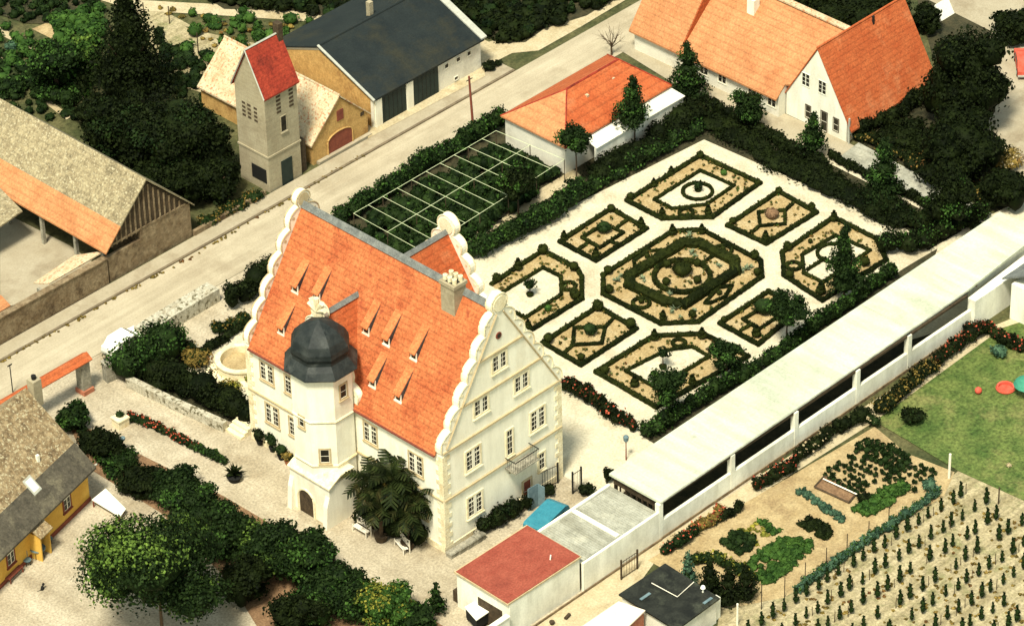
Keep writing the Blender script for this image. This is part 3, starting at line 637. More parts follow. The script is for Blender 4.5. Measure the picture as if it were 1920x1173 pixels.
def house_x(name, label, cat, x0, x1, y0, y1, ez, rz, wall, roofm, over=.25, vo=.15, th=.14, back=None, xr1=None):
    m_ = (y0+y1)/2; t = thing(name, label, cat, (x0, m_, 0))
    mb = MB(); mb.box(x0, x1, y0, y1, -.1, ez); mb.thick([(x0, y0, ez), (x0, y1, ez), (x0, m_, rz-.1)], (x1-x0, 0, 0)); mb.build('wall', wall, t)
    s = (rz-ez)/(m_-y0); mb = MB()
    for sg, ye in ((-1, y0), (1, y1)):
        mb.thick([(x0-vo, ye+sg*over, ez-s*over+.12), (x1+vo, ye+sg*over, ez-s*over+.12), (x1+vo, m_, rz+.12), (x0-vo, m_, rz+.12)], (0, 0, -th))
    r = mb.build('roof', roofm, t); mb = MB(); mb.tube([(x0-vo-.02, m_, rz+.13), (x1+vo+.02, m_, rz+.13)], .09, 6); mb.build('ridge_cap', roofm, r)
    return t, r
B, br = house_y('barn', 'ochre barn with a bleached patchy tile roof and arched red gate facing the road', 'barn', 3.9, 9.75, 24.8, 37.4, 2.0, 4.85, 'ochre', 'tile_cream')
xc = 6.75; arc = [(xc-1.25, 24.79, 0), (xc-1.25, 24.79, 1.25)]+[(xc-1.25*math.cos(math.pi*k/10), 24.79, 1.25+.6*math.sin(math.pi*k/10)) for k in range(1, 10)]+[(xc+1.25, 24.79, 1.25), (xc+1.25, 24.79, 0)]
mb = MB(); mb.thick(arc, (0, -.03, 0)); mb.build('barn_gate', 'wood_red', B)
mb = MB(); mb.tube([(p[0]+(.06 if p[0] > xc else -.06), 24.76, p[2]) for p in arc], .07, 5); mb.build('gate_arch', 'ochre', B)
mb = MB(); mb.box(6.55, 7.2, 24.74, 24.8, 2.7, 3.6); mb.build('hatch', 'wood_red', B)
mb = MB(); mb.box(9.0, 9.35, 24.75, 24.8, 2.0, 2.3); mb.build('vent', 'wood_dark', B)
mb = MB(); mb.box(4.2, 9.8, 24.45, 24.78, -.05, .22); mb.build('kerb_plinth', 'pavement', B)

# -- garage building with the big dark roof
B, br = house_x('garage_building', 'long garage building under a broad dark roof with two green doors', 'building', 10.6, 22.4, 25.0, 36.6, 2.75, 5.05, 'plaster_dim', 'slate_roof', over=.25, vo=.2)
mb = MB(); mb.box(10.55, 10.6, 25.3, 36.3, -.1, 2.6); mb.thick([(10.55, 25.3, 2.6), (10.55, 36.3, 2.6), (10.55, 30.8, 4.75)], (.05, 0, 0)); mb.build('gable_render', 'ochre', B)
mb = MB(); mb.thick([(22.35, 24.8, 2.78), (22.95, 24.8, 2.78), (22.95, 30.8, 5.2), (22.35, 30.8, 5.2)], (0, 0, .12)); mb.build('metal_verge', 'steel', br)
mb = MB(); mb.thick([(10.35, 24.7, 2.72), (10.55, 24.7, 2.72), (10.55, 30.8, 5.2), (10.35, 30.8, 5.2)], (0, 0, .1)); mb.build('metal_verge', 'steel', br)
for a, b in ((11.25, 14.05), (14.95, 17.6)):
    mb = MB(); mb.box(a, b, 24.93, 25.0, 0, 2.45)
    g = mb.build('garage_door', 'door_dark', B); mb = MB()
    for k in range(1, 6): mb.box(a+(b-a)*k/6-.015, a+(b-a)*k/6+.015, 24.915, 24.93, .05, 2.4)
    mb.build('door_batten', 'iron', g)
for x in (18.6, 19.9, 21.1): window(B, (x, 25.0, 2.05), UX, YM, .42, .4, 1, 1, fw=.05, frame='plaster_dim', mull=0, sill=False)
window(B, (19.6, 25.0, .45), UX, YM, .4, .3, 1, 1, fw=.04, frame='plaster_dim', mull=0, sill=False)
cq = G(694, 34, 4.6); mb = MB(); mb.box(cq[0]-.2, cq[0]+.2, cq[1]-.2, cq[1]+.2, 3.0, solve_z(cq[0], cq[1], 3)); mb.build('chimney', 'tower_wall', B)
for a in (14.1, 10.7): 
    mb = MB(); mb.box(a, a+.7, 24.86, 24.99, 0, 2.5); mb.build('pier', 'plaster', B)

# -- small hipped building between the trellis and the avenue
hb = thing('hipped_building', 'low orange hipped roof building between the vine trellis and the road', 'building', (21.6, 12.9, 0))
a0, a1, b0, b1, ez, rz = 15.6, 27.6, 9.4, 16.2, 2.6, 4.65; bm = (b0+b1)/2
mb = MB(); mb.box(a0+.25, a1-.25, b0+.25, b1-.25, -.1, ez-.05); mb.build('wall', 'plaster_dim', hb)
rl, rr_ = (a0+3.8, bm, rz), (a1-2.4, bm, rz)
R_ = []
for nm, q, m_ in (('roof_end', [(a0, b1, ez), (a0, b0, ez), rl], 'tile_pale'), ('roof_end', [(a1, b0, ez), (a1, b1, ez), rr_], 'tile_deep_shade')):  # sunward end painted in the lit, paler tile; the other in the shaded one
    mb = MB(); mb.thick(q, (0, 0, -.12)); mb.build(nm, m_, hb)
mb = MB(); mb.thick([(a0, b0, ez), (a1, b0, ez), rr_, rl], (0, 0, -.12)); mb.thick([(a1, b1, ez), (a0, b1, ez), rl, rr_], (0, 0, -.12)); ro = mb.build('roof', 'tile_deep_shade', hb)  # long slopes take the tile colour with shade in it
mb = MB(); mb.tube([rl, rr_], .09, 6)
for c in ((a0, b0, ez), (a0, b1, ez)): mb.tube([c, rl], .06, 5)
for c in ((a1, b0, ez), (a1, b1, ez)): mb.tube([c, rr_], .06, 5)
mb.build('ridge_cap', 'tile_red', ro)
mb = MB()
for p in ((20.5, 11.7), (23.6, 11.9)): mb.box(p[0]-.12, p[0]+.12, p[1]-.12, p[1]+.12, 3.55, 4.1)
mb.build('vent_pipe', 'tile_cream', ro)
mb = MB(); mb.thick([(17.9, 9.62, 2.35), (27.6, 9.62, 2.35), (27.9, 8.3, 1.95), (17.9, 8.3, 1.95)], (0, 0, -.08)); mb.build('canopy', 'wall_white', hb)
mb = MB(); mb.box(17.9, 27.8, 8.4, 8.55, -.05, 1.88); mb.build('canopy_wall', 'wall_white', hb)

# -- long building with the pale orange roof
lb = thing('long_building', 'long low building with a huge pale orange roof and a red stepped strip', 'building', (37.6, 10.4, 0))
x0, x1, y0, y1, ez, rz = 32.7, 42.9, 2.9, 18.0, 2.0, 6.6; xm = (x0+x1)/2
mb = MB(); mb.box(x0, x1, y0, y1, -.1, ez); mb.thick([(x0, y1, ez), (x1, y1, ez), (xm, y1, rz-.1)], (0, -(y1-y0), 0)); mb.build('wall', 'plaster_dim', lb)
s = (rz-ez)/(xm-x0); mb = MB()
ysp = 13.0
zr = lambda x: ez+(x-x0)*s+.12
mb.thick([(x0-.35, 2.88, zr(x0-.35)), (x0-.35, ysp, zr(x0-.35)), (xm, ysp, rz+.12), (xm, .02, rz+.12), (33.52, 2.4, zr(33.52)), (33.38, 2.88, zr(33.38))], (0, 0, -.14))
mb.thick([(x1+.35, 2.88, zr(x0-.35)), (x1+.35, y1+.3, zr(x0-.35)), (xm, y1+.3, rz+.12), (xm, .02, rz+.12)], (0, 0, -.14))
rr = mb.build('roof', 'tile_pale', lb)
mb = MB(); mb.thick([(x0-.35, ysp, ez-s*.35+.12), (x0-.35, y1+.3, ez-s*.35+.12), (xm, y1+.3, rz+2.5), (xm, ysp, rz+2.5)], (0, 0, -.14)); mb.build('raised_roof', 'tile_pale', lb)
mb = MB(); mb.thick([(x0-.2, ysp-.01, ez-.05), (xm, ysp-.01, rz+2.45), (xm, ysp-.01, rz)], (0, -.06, 0)); mb.build('roof_cheek', 'tile_deep_shade', lb)
mb = MB(); mb.box(xm-.3, xm+.3, .1, ysp, rz+.08, rz+.2); mb.build('ridge_cap', 'tile_cream', rr)
mb = MB(); mb.box(36.2, 36.9, 8.6, 9.3, 4.5, 6.6); mb.build('chimney', 'plaster', rr)
for y in (10.6, 8.7, 5.6, 3.6): window(lb, (x0, y, 1.15), UY, XM, .8, .8, 1, 2, fw=.08, frame='plaster', mull=.06, sill=False)
# -- its gabled wing with the deep orange roof
gw, gr = house_x('gabled_house', 'white gabled house with a deep orange roof at the end of the long building', 'house', 33.5, 43.6, -3.25, 2.8, 2.05, 7.15, 'wall_white', 'tile_deep_shade', over=.55, vo=.1)  # shade of the visible slope is carried by the darker tile colour
for y in (.9, -.75): window(gw, (33.5, y, 3.9), UY, XM, .75, 1.1, 1, 3, fw=.03, frame='wall_white', mull=.06, sill=False, bars='wall_white')
for y, d in ((.6, 0), (-1.0, 1), (-2.2, 0)):
    f = window(gw, (33.5, y, 1.15 if not d else .95), UY, XM, .5 if not d else .6, 1.1 if not d else 1.7, 1, 2, fw=.05, frame='wood_dark', mull=0, sill=False, name='door' if d else 'window')
for i in range(4): window(gw, (35.2+i*2.2, -3.25, 1.1), UX, YM, 1.1, .9, 2, 1, fw=.06, frame='steel', mull=.06, sill=True, bars='steel')
mb = MB(); mb.box(39.6, 39.75, -.6, -.45, 6.6, 7.4); mb.build('vent_pipe', 'iron', gr)
mb = MB(); mb.box(33.38, 33.5, -3.6, -3.5, -.05, 2.3); mb.build('downpipe', 'steel', gw)

# -- far left barn with the lichen roof
gx = [G(271, 326, 7), G(20, 186, 7)]
B = thing('timber_barn', 'old timber gabled barn with a lichen grey roof and orange lower tiles', 'barn', (-12.9, 32, 0))
x0, x1, y0, y1, ez, rz = -17.0, -8.9, 24.5, 40.8, 3.0, 7.05; xm = (x0+x1)/2
mb = MB(); mb.box(x1-.3, x1, y0, y1, -.1, ez); mb.box(x0+3.2, x1-.3, y0, y0+.3, -.1, ez); mb.box(x0+3.2, x0+3.5, y0+.3, y1, -.1, ez+2.2); mb.box(x0, x0+3.2, y0, y0+.3, -.1, 2.2); mb.build('wall', 'stone_wall', B)
mb = MB(); mb.thick([(x0, y0+.05, ez-.1), (x1, y0+.05, ez-.1), (xm, y0+.05, rz-.15)], (0, .2, 0)); gg = mb.build('timber_gable', 'wood_dark', B)
mb = MB()
for k in range(1, 17):
    x = x0+(x1-x0)*k/17; h = rz-.3-abs(x-xm)*(rz-ez)/(xm-x0); 
    if h > ez+.1: mb.box(x-.06, x+.06, y0-.02, y0+.05, ez-.1, h)
mb.box(x0+.4, x1-.4, y0-.03, y0+.04, ez+.02, ez+.16); mb.build('timber_post', 'stone_wall', gg)
s = (rz-ez)/(xm-x0); mb = MB(); cut = .64
xc_ = x0-.3+(xm-x0+.3)*(1-cut)
def zz(x): return ez+(x-x0)*s+.12
mb.thick([(xc_, y0-.2, zz(xc_)), (xc_, y1, zz(xc_)), (xm, y1, rz+.12), (xm, y0-.2, rz+.12)], (0, 0, -.14))
mb.thick([(x1+.3, y0-.2, ez-.3*s+.12), (x1+.3, y1, ez-.3*s+.12), (xm, y1, rz+.12), (xm, y0-.2, rz+.12)], (0, 0, -.14))
r = mb.build('roof', 'tile_lichen', B)
mb = MB(); mb.thick([(x0-.3, y0-.2, zz(x0-.3)+.02), (x0-.3, y1, zz(x0-.3)+.02), (xc_, y1, zz(xc_)+.02), (xc_, y0-.2, zz(xc_)+.02)], (0, 0, -.14)); mb.build('lower_roof', 'tile_pale', B)
for y in (25.2, 28.2, 32., 36., 40.): mb = MB(); mb.box(x0-.05, x0+.2, y-.13, y+.13, -.05, 2.9); mb.build('post', 'stone_grey', B)
mb = MB(); mb.box(x0+3.0, x0+3.2, y0+.3, y1, 0, 4.6); mb.build('bay_shade_sheet', 'wood_dark', B)  # dark sheet standing in for the shade inside the open barn
# low tiled lean-to in front of it
B = thing('lean_to_roof', 'grey tiled lean-to roof joining the lichen barn at the left edge', 'shed', (-19, 37, 0))
mb = MB(); mb.slab([G(42, 395, 3.0), G(-60, 465, 2.4), G(-60, 300, 3.0), G(0, 352, 3.3)][::1], .12); mb.build('roof', 'tile_lichen', B)
mb = MB(); c = G(-20, 425, 2.5); mb.box(c[0]-.1, c[0]+.1, c[1]-.1, c[1]+.1, 0, 2.4); mb.build('post', 'wood_dark', B)

# boundary wall along the road on the left, with tiled coping pieces
def wall_px(name, label, px, z, th, m, cap=None, world=None, top=None):
    pts = world if world else [G(*p, z)[:2] for p in px]
    t = thing(name, label, 'wall', (*pts[0], 0)); mb = MB(); cb = MB()
    for a, b in zip(pts[:-1], pts[1:]):
        a = np.array(a[:2]); b = np.array(b[:2]); d = (b-a)/np.linalg.norm(b-a); n = np.array([-d[1], d[0]])*th/2
        mb.prism([a-n, b-n, b+n, a+n], -.1, z); cb.prism([a-n*1.3-d*.03, b-n*1.3+d*.03, b+n*1.3+d*.03, a+n*1.3-d*.03], z+.002, z+.1)
    mb.build('wall_body', m, t)
    if cap: cb.build('coping', cap, t)
    return t
wall_px('roadside_wall', 'long brown stone wall lining the pavement below the timber barn', None, 2.2, .45, 'stone_wall', 'stone_wall', world=[(-45, 24.6), (-28, 24.62), (-17.2, 24.6)])
wall_px('stone_wall', 'weathered stone wall between barn gable and the dark trees by the road', None, .5, .3, 'stone_wall', None, world=[(-8.8, 24.4), (-1.5, 24.45)])
t = thing('lean_to_roof', 'pale pink tiled lean-to roof on the inside of the brown roadside wall', 'shed', (-19, 25.6, 0))
mb = MB(); mb.slab([G(197, 470, 2.35), G(92, 531, 2.35), G(62, 530, 1.8), G(140, 478, 2.0)], .1); mb.build('roof', 'tile_cream', t)
mb = MB(); mb.box(-22.6, -22.4, 25.2, 26.0, 0, 1.7); mb.build('post', 'stone_grey', t)
t = thing('lean_to_roof', 'short piece of orange tiled roof at the left edge behind the brown wall', 'shed', (-27, 26, 0))
mb = MB(); mb.slab([G(20, 572, 2.3), G(-50, 612, 2.3), G(-50, 560, 2.0), G(2, 553, 2.0)], .1); mb.build('roof', 'tile_pale', t)

# -- gateway with tiled coping, left
wg = thing('gateway', 'tall gateway wall with bright orange tiled coping crossing the drive', 'gate', (-30, 15.8, 0))
mb = MB(); mb.box(-44, -31.2, 15.5, 15.9, -.1, 2.75); mb.box(-31.2, -27.0, 15.5, 15.9, 2.5, 2.75); mb.build('wall_body', 'stone_grey', wg)
mb = MB()
for sg in (-1, 1): mb.thick([(-44, 15.7, 3.15), (-26.6, 15.7, 3.15), (-26.6, 15.7+sg*.55, 2.78), (-44, 15.7+sg*.55, 2.78)], (0, 0, -.08))
mb.build('tiled_coping', 'tile_deep_shade', wg)
mb = MB(); mb.box(-27.5, -26.75, 15.35, 16.05, -.1, 2.74); pl = mb.build('pillar', 'stone_grey', wg)
mb = MB(); mb.box(-27.6, -26.65, 15.2, 16.15, -.05, .35); mb.build('pillar_foot', 'brick_red', pl)
wall_px('stone_wall', 'short grey stone wall stub between the gate pillar and the dark hedge', None, 1.5, .6, 'stone_grey', 'stone_grey', world=[(-25.4, 15.5), (-23.7, 15.2), (-22.9, 14.5)])
wall_px('retaining_wall', 'low flowering dry stone wall leading from the gate to the steps', None, .75, .5, 'dry_stone', None, world=[(-24.6, 13.9), (-24.2, 9.5), (-23.6, 4.9)])
wall_px('garden_wall', 'grey rubble stone wall beside the road behind the round hedge', None, 1.1, 1.3, 'dry_stone', None, world=[(-20.5, 17.2), (-16.5, 17.35), (-13.2, 17.4)])
t = thing('parked_car', 'very pale car mostly hidden behind the round hedge by the gate', 'car', G(215, 665))
def vehicle(t, c, ang, L, W, Hh, body, van=False):
    ex = np.array([math.cos(ang), math.sin(ang), 0]); ey = np.array([-ex[1], ex[0], 0]); c = np.array([c[0], c[1], 0.])
    f = lambda u, v, z: c+ex*u+ey*v+np.array([0, 0, z])
    if van: prof = [(-L/2,.35),(-L/2,Hh*.93),(-L/2+.15,Hh),(L*.28,Hh),(L*.38,Hh*.9),(L*.46,Hh*.55),(L/2,Hh*.48),(L/2,.35)]; g0, g1 = .56*Hh, .86*Hh
    else: prof = [(-L/2,.3),(-L/2,.8),(-L*.42,.88),(-L*.3,Hh),(L*.1,Hh),(L*.24,.9),(L*.46,.8),(L/2,.6),(L/2,.3)]; g0, g1 = .9, Hh-.1
    mb = MB(); mb.thick([f(u, -W/2, z) for u, z in prof], ey*W); b = mb.build('body', body, t)
    mb = MB()
    us = [(-L*.44, -L*.12), (-L*.09, L*.22)] if van else [(-L*.27, -L*.1), (-L*.07, L*.12)]
    for s in (-1, 1):
        for a, d in us: mb.thick([f(a, s*(W/2+.005), g0), f(d+(.06*L if not van else .04*L), s*(W/2+.005), g0), f(d, s*(W/2+.005), g1), f(a+.04, s*(W/2+.005), g1)], ey*s*.01)
    if van: mb.thick([f(L*.385, -W*.44, Hh*.88), f(L*.385, W*.44, Hh*.88), f(L*.462, W*.44, Hh*.57), f(L*.462, -W*.44, Hh*.57)], ex*.03)
    else: mb.thick([f(L*.115, -W*.42, Hh-.03), f(L*.115, W*.42, Hh-.03), f(L*.235, W*.42, .93), f(L*.235, -W*.42, .93)], ex*.03)
    mb.build('window', 'glass', b)
    mb = MB(); mb.thick([f(L/2, -W/2, .35), f(L/2, W/2, .35), f(L/2, W/2, .5), f(L/2, -W/2, .5)], ex*.08); mb.thick([f(-L/2, -W/2, .35), f(-L/2, W/2, .35), f(-L/2, W/2, .5), f(-L/2, -W/2, .5)], -ex*.08); mb.build('bumper', 'steel', t)
    for u in (-L*.31, L*.31):
        for s in (-1, 1):
            mb = MB(); mb.tube([f(u, s*W/2*.8, .32), f(u, s*(W/2+.03), .32)], .32, 14); wh = mb.build('wheel', 'rubber', t); mb = MB(); mb.tube([f(u, s*(W/2+.03), .32), f(u, s*(W/2+.045), .32)], .17, 10); mb.build('rim', 'steel', wh)
c = G(236, 652); vehicle(t, c, 0.05, 3.4, 1.4, 1.3, 'cloth_white')

# -- yellow house, lower left (stands turned by about 15 degrees)
def rotf(o, ang):
    ca, sa = math.cos(ang), math.sin(ang)
    return lambda u, v, z=0: (o[0]+u*ca-v*sa, o[1]+u*sa+v*ca, z)
a_ = math.radians(15); fr = rotf((-35.2, 5.9), a_); UU = (math.cos(a_), math.sin(a_), 0); NN = (math.sin(a_), -math.cos(a_), 0)
yh = thing('yellow_house', 'bright yellow house under a broad mottled old tile roof at the left edge', 'house', fr(-5, 4))
Lh, Dh, ez, rz = 16., 9.4, 3.15, 7.6; dm = Dh/2
mb = MB(); mb.prism([fr(-Lh, 0)[:2], fr(0, 0)[:2], fr(0, Dh)[:2], fr(-Lh, Dh)[:2]], -.1, ez); mb.thick([fr(0, 0, ez), fr(0, Dh, ez), fr(0, dm, rz-.12)], tuple(np.array(UU)*-Lh)); mb.build('wall', 'yellow', yh)
s = (rz-ez)/dm
def rpt(u, v): return fr(u, v, ez+(v if v <= dm else Dh-v)*s+.12)
mb = MB(); mb.thick([rpt(-Lh, 1.1), rpt(.35, 1.1), rpt(.35, dm), rpt(-Lh, dm)], (0, 0, -.15)); mb.thick([rpt(-Lh, Dh+.4), rpt(.35, Dh+.4), rpt(.35, dm), rpt(-Lh, dm)], (0, 0, -.15)); r = mb.build('roof', 'tile_mottled', yh)
mb = MB(); mb.thick([rpt(-Lh, -.5), rpt(.4, -.5), rpt(.4, 1.1), rpt(-Lh, 1.1)], (0, 0, -.16)); mb.build('slate_eave', 'slate_brown', yh)
def chim(u, v, w_, z0, z1, nm='chimney', m_='tower_wall', par=yh):
    c = fr(u, v); mb = MB(); mb.box(c[0]-w_, c[0]+w_, c[1]-w_, c[1]+w_, z0, z1); mb.box(c[0]-w_-.06, c[0]+w_+.06, c[1]-w_-.06, c[1]+w_+.06, z1-.15, z1-.02); o = mb.build(nm, m_, par); mb = MB(); mb.lathe(c, [(w_*.5, z1), (w_*.55, z1+.3)], 8); mb.build('chimney_pot', 'rubber', o)
cc = G(66, 735, 7.2); mb = MB(); mb.box(cc[0]-.35, cc[0]+.35, cc[1]-.35, cc[1]+.35, 6.2, 8.3); o = mb.build('chimney', 'tower_wall', r); mb = MB(); mb.lathe(cc, [(.16, 8.3), (.18, 8.6)], 8); mb.build('chimney_pot', 'rubber', o)
q = [rpt(-5.2, .55), rpt(-4.35, .55), rpt(-4.35, 1.45), rpt(-5.2, 1.45)]; mb = MB(); mb.thick([(x, y, z+.06) for x, y, z in q], (0, 0, -.1)); sk = mb.build('skylight', 'steel', r)
q = [rpt(-5.08, .67), rpt(-4.47, .67), rpt(-4.47, 1.33), rpt(-5.08, 1.33)]; mb = MB(); mb.thick([(x, y, z+.07) for x, y, z in q], (0, 0, -.005)); mb.build('pane', 'cloth_white', sk)
for (u, v) in ((-3.0, 1.7),): c = rpt(u, v); mb = MB(); mb.box(c[0]-.1, c[0]+.1, c[1]-.1, c[1]+.1, c[2]-.1, c[2]+.45); mb.build('vent_pipe', 'cloth_white', r)
def onYf(px, py):   # point on the front wall plane seen at that pixel
    d = ray(px, py); n = np.array(NN); o = np.array(fr(0, 0, 0)); tt = ((o-CP)@n)/(d@n); return CP+d*tt
for (px, py) in ((124, 932), (17, 1022)): wp = np.array(onYf(px, py)); wp[2] = min(wp[2], 1.8); window(yh, wp, UU, NN, .75, 1.35, 1, 3, 1, fw=.12, frame='wood_red', mull=.06)
pp = onYf(62, 985); u_ = float((np.array(pp)-np.array(fr(0,0,0)))[:2]@np.array(UU)[:2])
mb = MB(); mb.prism([fr(u_-.55, 0)[:2], fr(u_-.55, -.9)[:2], fr(u_-.45, -.9)[:2], fr(u_-.45, 0)[:2]], 0, 2.1); mb.prism([fr(u_+.45, 0)[:2], fr(u_+.45, -.9)[:2], fr(u_+.55, -.9)[:2], fr(u_+.55, 0)[:2]], 0, 2.1); po = mb.build('porch', 'yellow', yh)
mb = MB(); mb.thick([fr(u_-.7, .05, 2.75), fr(u_+.7, .05, 2.75), fr(u_+.7, -1.1, 2.15), fr(u_-.7, -1.1, 2.15)], (0, 0, -.1)); mb.build('porch_roof', 'tile_mottled', po)
mb = MB(); mb.prism([fr(u_-.42, -.04)[:2], fr(u_+.42, -.04)[:2], fr(u_+.42, 0.02)[:2], fr(u_-.42, .02)[:2]], 0, 1.95); mb.build('door', 'wood_red', po)
mb = MB(); mb.tube([fr(.42, -.5, 3.0), fr(.75, -.35, 2.75), fr(.62, .3, 2.3)], .06, 6); mb.build('downpipe', 'steel', yh)
mb = MB(); mb.prism([fr(-Lh, -.06)[:2], fr(0.05, -.06)[:2], fr(.05, 0)[:2], fr(-Lh, 0)[:2]], -.05, .35); mb.build('plinth', 'wood_red', yh)
# bench, garden table and chair before it, the small black animal, the white ramp
bpx = G(28, 1082); bn = thing('garden_bench', 'red wooden bench against the yellow house wall', 'bench', bpx)
bf = rotf(bpx[:2], a_)
mb = MB(); [mb.prism([bf(-.8, -.18+k*.16)[:2], bf(.8, -.18+k*.16)[:2], bf(.8, -.05+k*.16)[:2], bf(-.8, -.05+k*.16)[:2]], .42, .46) for k in range(3)]; mb.build('seat', 'wood_red', bn)
mb = MB(); [mb.prism([bf(-.8, .33)[:2], bf(.8, .33)[:2], bf(.8, .37)[:2], bf(-.8, .37)[:2]], .55+k*.16, .67+k*.16) for k in range(3)]; mb.build('backrest', 'wood_red', bn)
for s in (-.7, .7):
    mb = MB(); mb.prism([bf(s-.03, -.2)[:2], bf(s+.03, -.2)[:2], bf(s+.03, -.14)[:2], bf(s-.03, -.14)[:2]], 0, .42); mb.build('leg', 'wood_red', bn)
    mb = MB(); mb.prism([bf(s-.03, .3)[:2], bf(s+.03, .3)[:2], bf(s+.03, .36)[:2], bf(s-.03, .36)[:2]], 0, 1.0); mb.build('leg', 'wood_red', bn)
def table_set(px, label, name='garden_table', m_='iron', top='blue_grey', r=.55):
    x, y, _ = G(*px); t = thing(name, label, 'table' if 'table' in name else 'chair', (x, y, 0)); h = .72 if 'table' in name else .45
    mb = MB(); mb.lathe((x, y), [(r, h-.04), (r, h)], 14); mb.build('top' if 'table' in name else 'seat', top, t)
    for k in range(4): a = k*math.pi/2+.5; mb = MB(); mb.tube([(x+math.cos(a)*r*.8, y+math.sin(a)*r*.8, 0), (x+math.cos(a)*r*.6, y+math.sin(a)*r*.6, h)], .025, 5); mb.build('leg', m_, t)
    if 'chair' in name: mb = MB(); mb.box(x-r*.9, x+r*.9, y+r*.85, y+r, h, h+.5); mb.build('backrest', top, t)
table_set((72, 1042), 'dark round garden table by the porch of the yellow house')
table_set((92, 1018), 'dark chair beside the garden table near the porch', 'garden_chair', r=.28)
table_set((52, 1058), 'grey-blue chair between the red bench and the dark table', 'garden_chair', r=.28)
x, y, _ = G(79, 1105); an = thing('cat', 'small black cat sitting alone on the pale gravel yard', 'cat', (x, y, 0))
mb = MB(); mb.tube([(x, y, .0), (x+.02, y, .12), (x+.05, y, .25), (x+.1, y+.0, .34), (x+.16, y, .40), (x+.22, y, .40)], .12, 8, .07)
mb.tube([(x-.05, y, .04), (x-.25, y+.05, .03), (x-.35, y+.12, .05)], .03, 5, .015)
for s in (-.04, .04): mb.thick([(x+.13, y+s-.025, .44), (x+.13, y+s+.025, .44), (x+.13, y+s, .53)], (.02, 0, 0)); mb.tube([(x+.1, y+s, .22), (x+.14, y+s, .0)], .028, 5)
mb.build('body', 'rubber', an, smooth=True)
t = thing('tarpaulin_frame', 'flat white sheet on a low frame beside the yellow house corner', 'cover', G(205, 940))
mb = MB(); mb.slab([G(172, 936, .5), G(198, 915, .5), G(236, 953, .5), G(225, 968, .5)], .06); mb.build('sheet', 'cloth_white', t)
for p in ((176, 950), (224, 978), (232, 962)): mb = MB(); q = G(*p); mb.box(q[0]-.04, q[0]+.04, q[1]-.04, q[1]+.04, 0, .46); mb.build('leg', 'wood_red', t)

# -- white arcade with flat roof and its posts, garage, carport, boundary wall
ar = thing('arcade', 'long white open arcade with a wide flat white roof beside the parterre', 'arcade', (-12.2, -23, 0))
mb = MB(); mb.prism([(-12.25, -25.6), (20.5, -25.25), (30.0, -24.6), (30.0, -20.7), (-12.25, -20.95)], 3.02, 3.2); mb.build('roof', 'roof_white', ar)
for k in range(13):
    x = -11.5+k*3.2; mb = MB(); mb.box(x, x+.05, -24.55 if x > 8 else -25.3, -20.98, 3.2, 3.225); mb.build('sheet_seam', 'roof_white', ar)
mb = MB(); mb.thick([(-12.25, -25.66, 3.1), (20.5, -25.31, 3.1), (20.5, -25.25, 3.1), (-12.25, -25.6, 3.1)], (0, 0, .06)); mb.build('gutter', 'slab', ar)
mb = MB()
for k in range(12):
    x = -11.9+k*3.05; mb.box(x, x+.12, -25.2, -21.2, 2.86, 3.02)
mb.build('rafter', 'wood_dark', ar)
mb = MB(); mb.box(-12.2, 21.8, -25.6, -25.35, -.1, 1.55); mb.build('parapet', 'wall_white', ar)
mb = MB(); mb.box(-12.2, 21.8, -25.66, -25.6, -.1, .22); mb.build('plinth', 'stone_wall', ar)
for px, py in ((1237, 950), (1372, 880), (1491, 795), (1607, 712), (1704, 640)):
    x = GY(px, py, -25.5)[0]; mb = MB(); mb.box(x-.19, x+.19, -25.63, -25.25, -.1, 3.02); mb.build('post', 'wall_white', ar)
mb = MB(); mb.box(-12.0, -11.9, -25.2, -21.1, 2.3, 3.02); 
for k in range(9): y = -21.2-k*.5; mb.box(-12.02, -11.9, y-.03, y+.03, .0, 2.3)
mb.build('end_frame', 'wood_dark', ar)
mb = MB(); mb.box(-11.9, 29.8, -21.05, -20.95, -.1, .8); mb.build('back_wall', 'stone_wall', ar)  # dark colour paints the shade at the back of the bays
mb = MB(); mb.box(21.8, 29.8, -24.55, -24.4, -.1, 3.0); mb.build('end_wall', 'wall_white', ar)
mb = MB(); mb.box(-12.2, 20.3, -25.5, -25.36, 2.82, 3.02); mb.build('beam', 'wood_dark', ar)
mb = MB(); mb.prism([(20.7, -25.9), (31.5, -25.9), (31.5, -24.65), (20.7, -25.24)], -.1, 2.45); mb.build('lower_annex', 'wall_white', ar)
for k in range(9): 
    x = -11.8+k*4.2; mb = MB(); mb.box(x, x+.14, -21.2, -21.05, 0, 3.02); mb.build('back_post', 'wood_dark', ar)
mb = MB(); mb.box(-11.9, 22, -25.3, -21.1, -.02, .02); mb.build('floor', 'dark_ground', ar)  # floor coloured dark in place of interior shade

wall_px('boundary_wall', 'plain white boundary wall running from the red garage towards the arcade', None, 2.15, .3, 'wall_white', 'wall_white', world=[(-34, -25.45), (-26.7, -25.45)])
gb = thing('garage', 'small white garage with a flat dull red felt roof', 'garage', (-23.2, -22.9, 0))
mb = MB(); mb.prism([(-26.35, -20.5), (-19.85, -20.6), (-19.85, -25.35), (-26.35, -25.3)], -.1, 2.85); mb.build('wall', 'wall_white', gb)
mb = MB(); mb.prism([(-26.5, -20.38), (-19.75, -20.48), (-19.75, -25.45), (-26.55, -25.32)], 2.85, 2.96); mb.build('roof_edge', 'sand_frame', gb)
mb = MB(); mb.prism([(-26.42, -20.5), (-19.8, -20.6), (-19.82, -25.38), (-26.5, -25.26)], 2.96, 3.0); mb.build('roof', 'red_felt', gb)
mb = MB(); mb.box(-26.37, -26.34, -24.6, -22.4, 0, 1.9); mb.build('garage_door', 'wood_dark', gb)
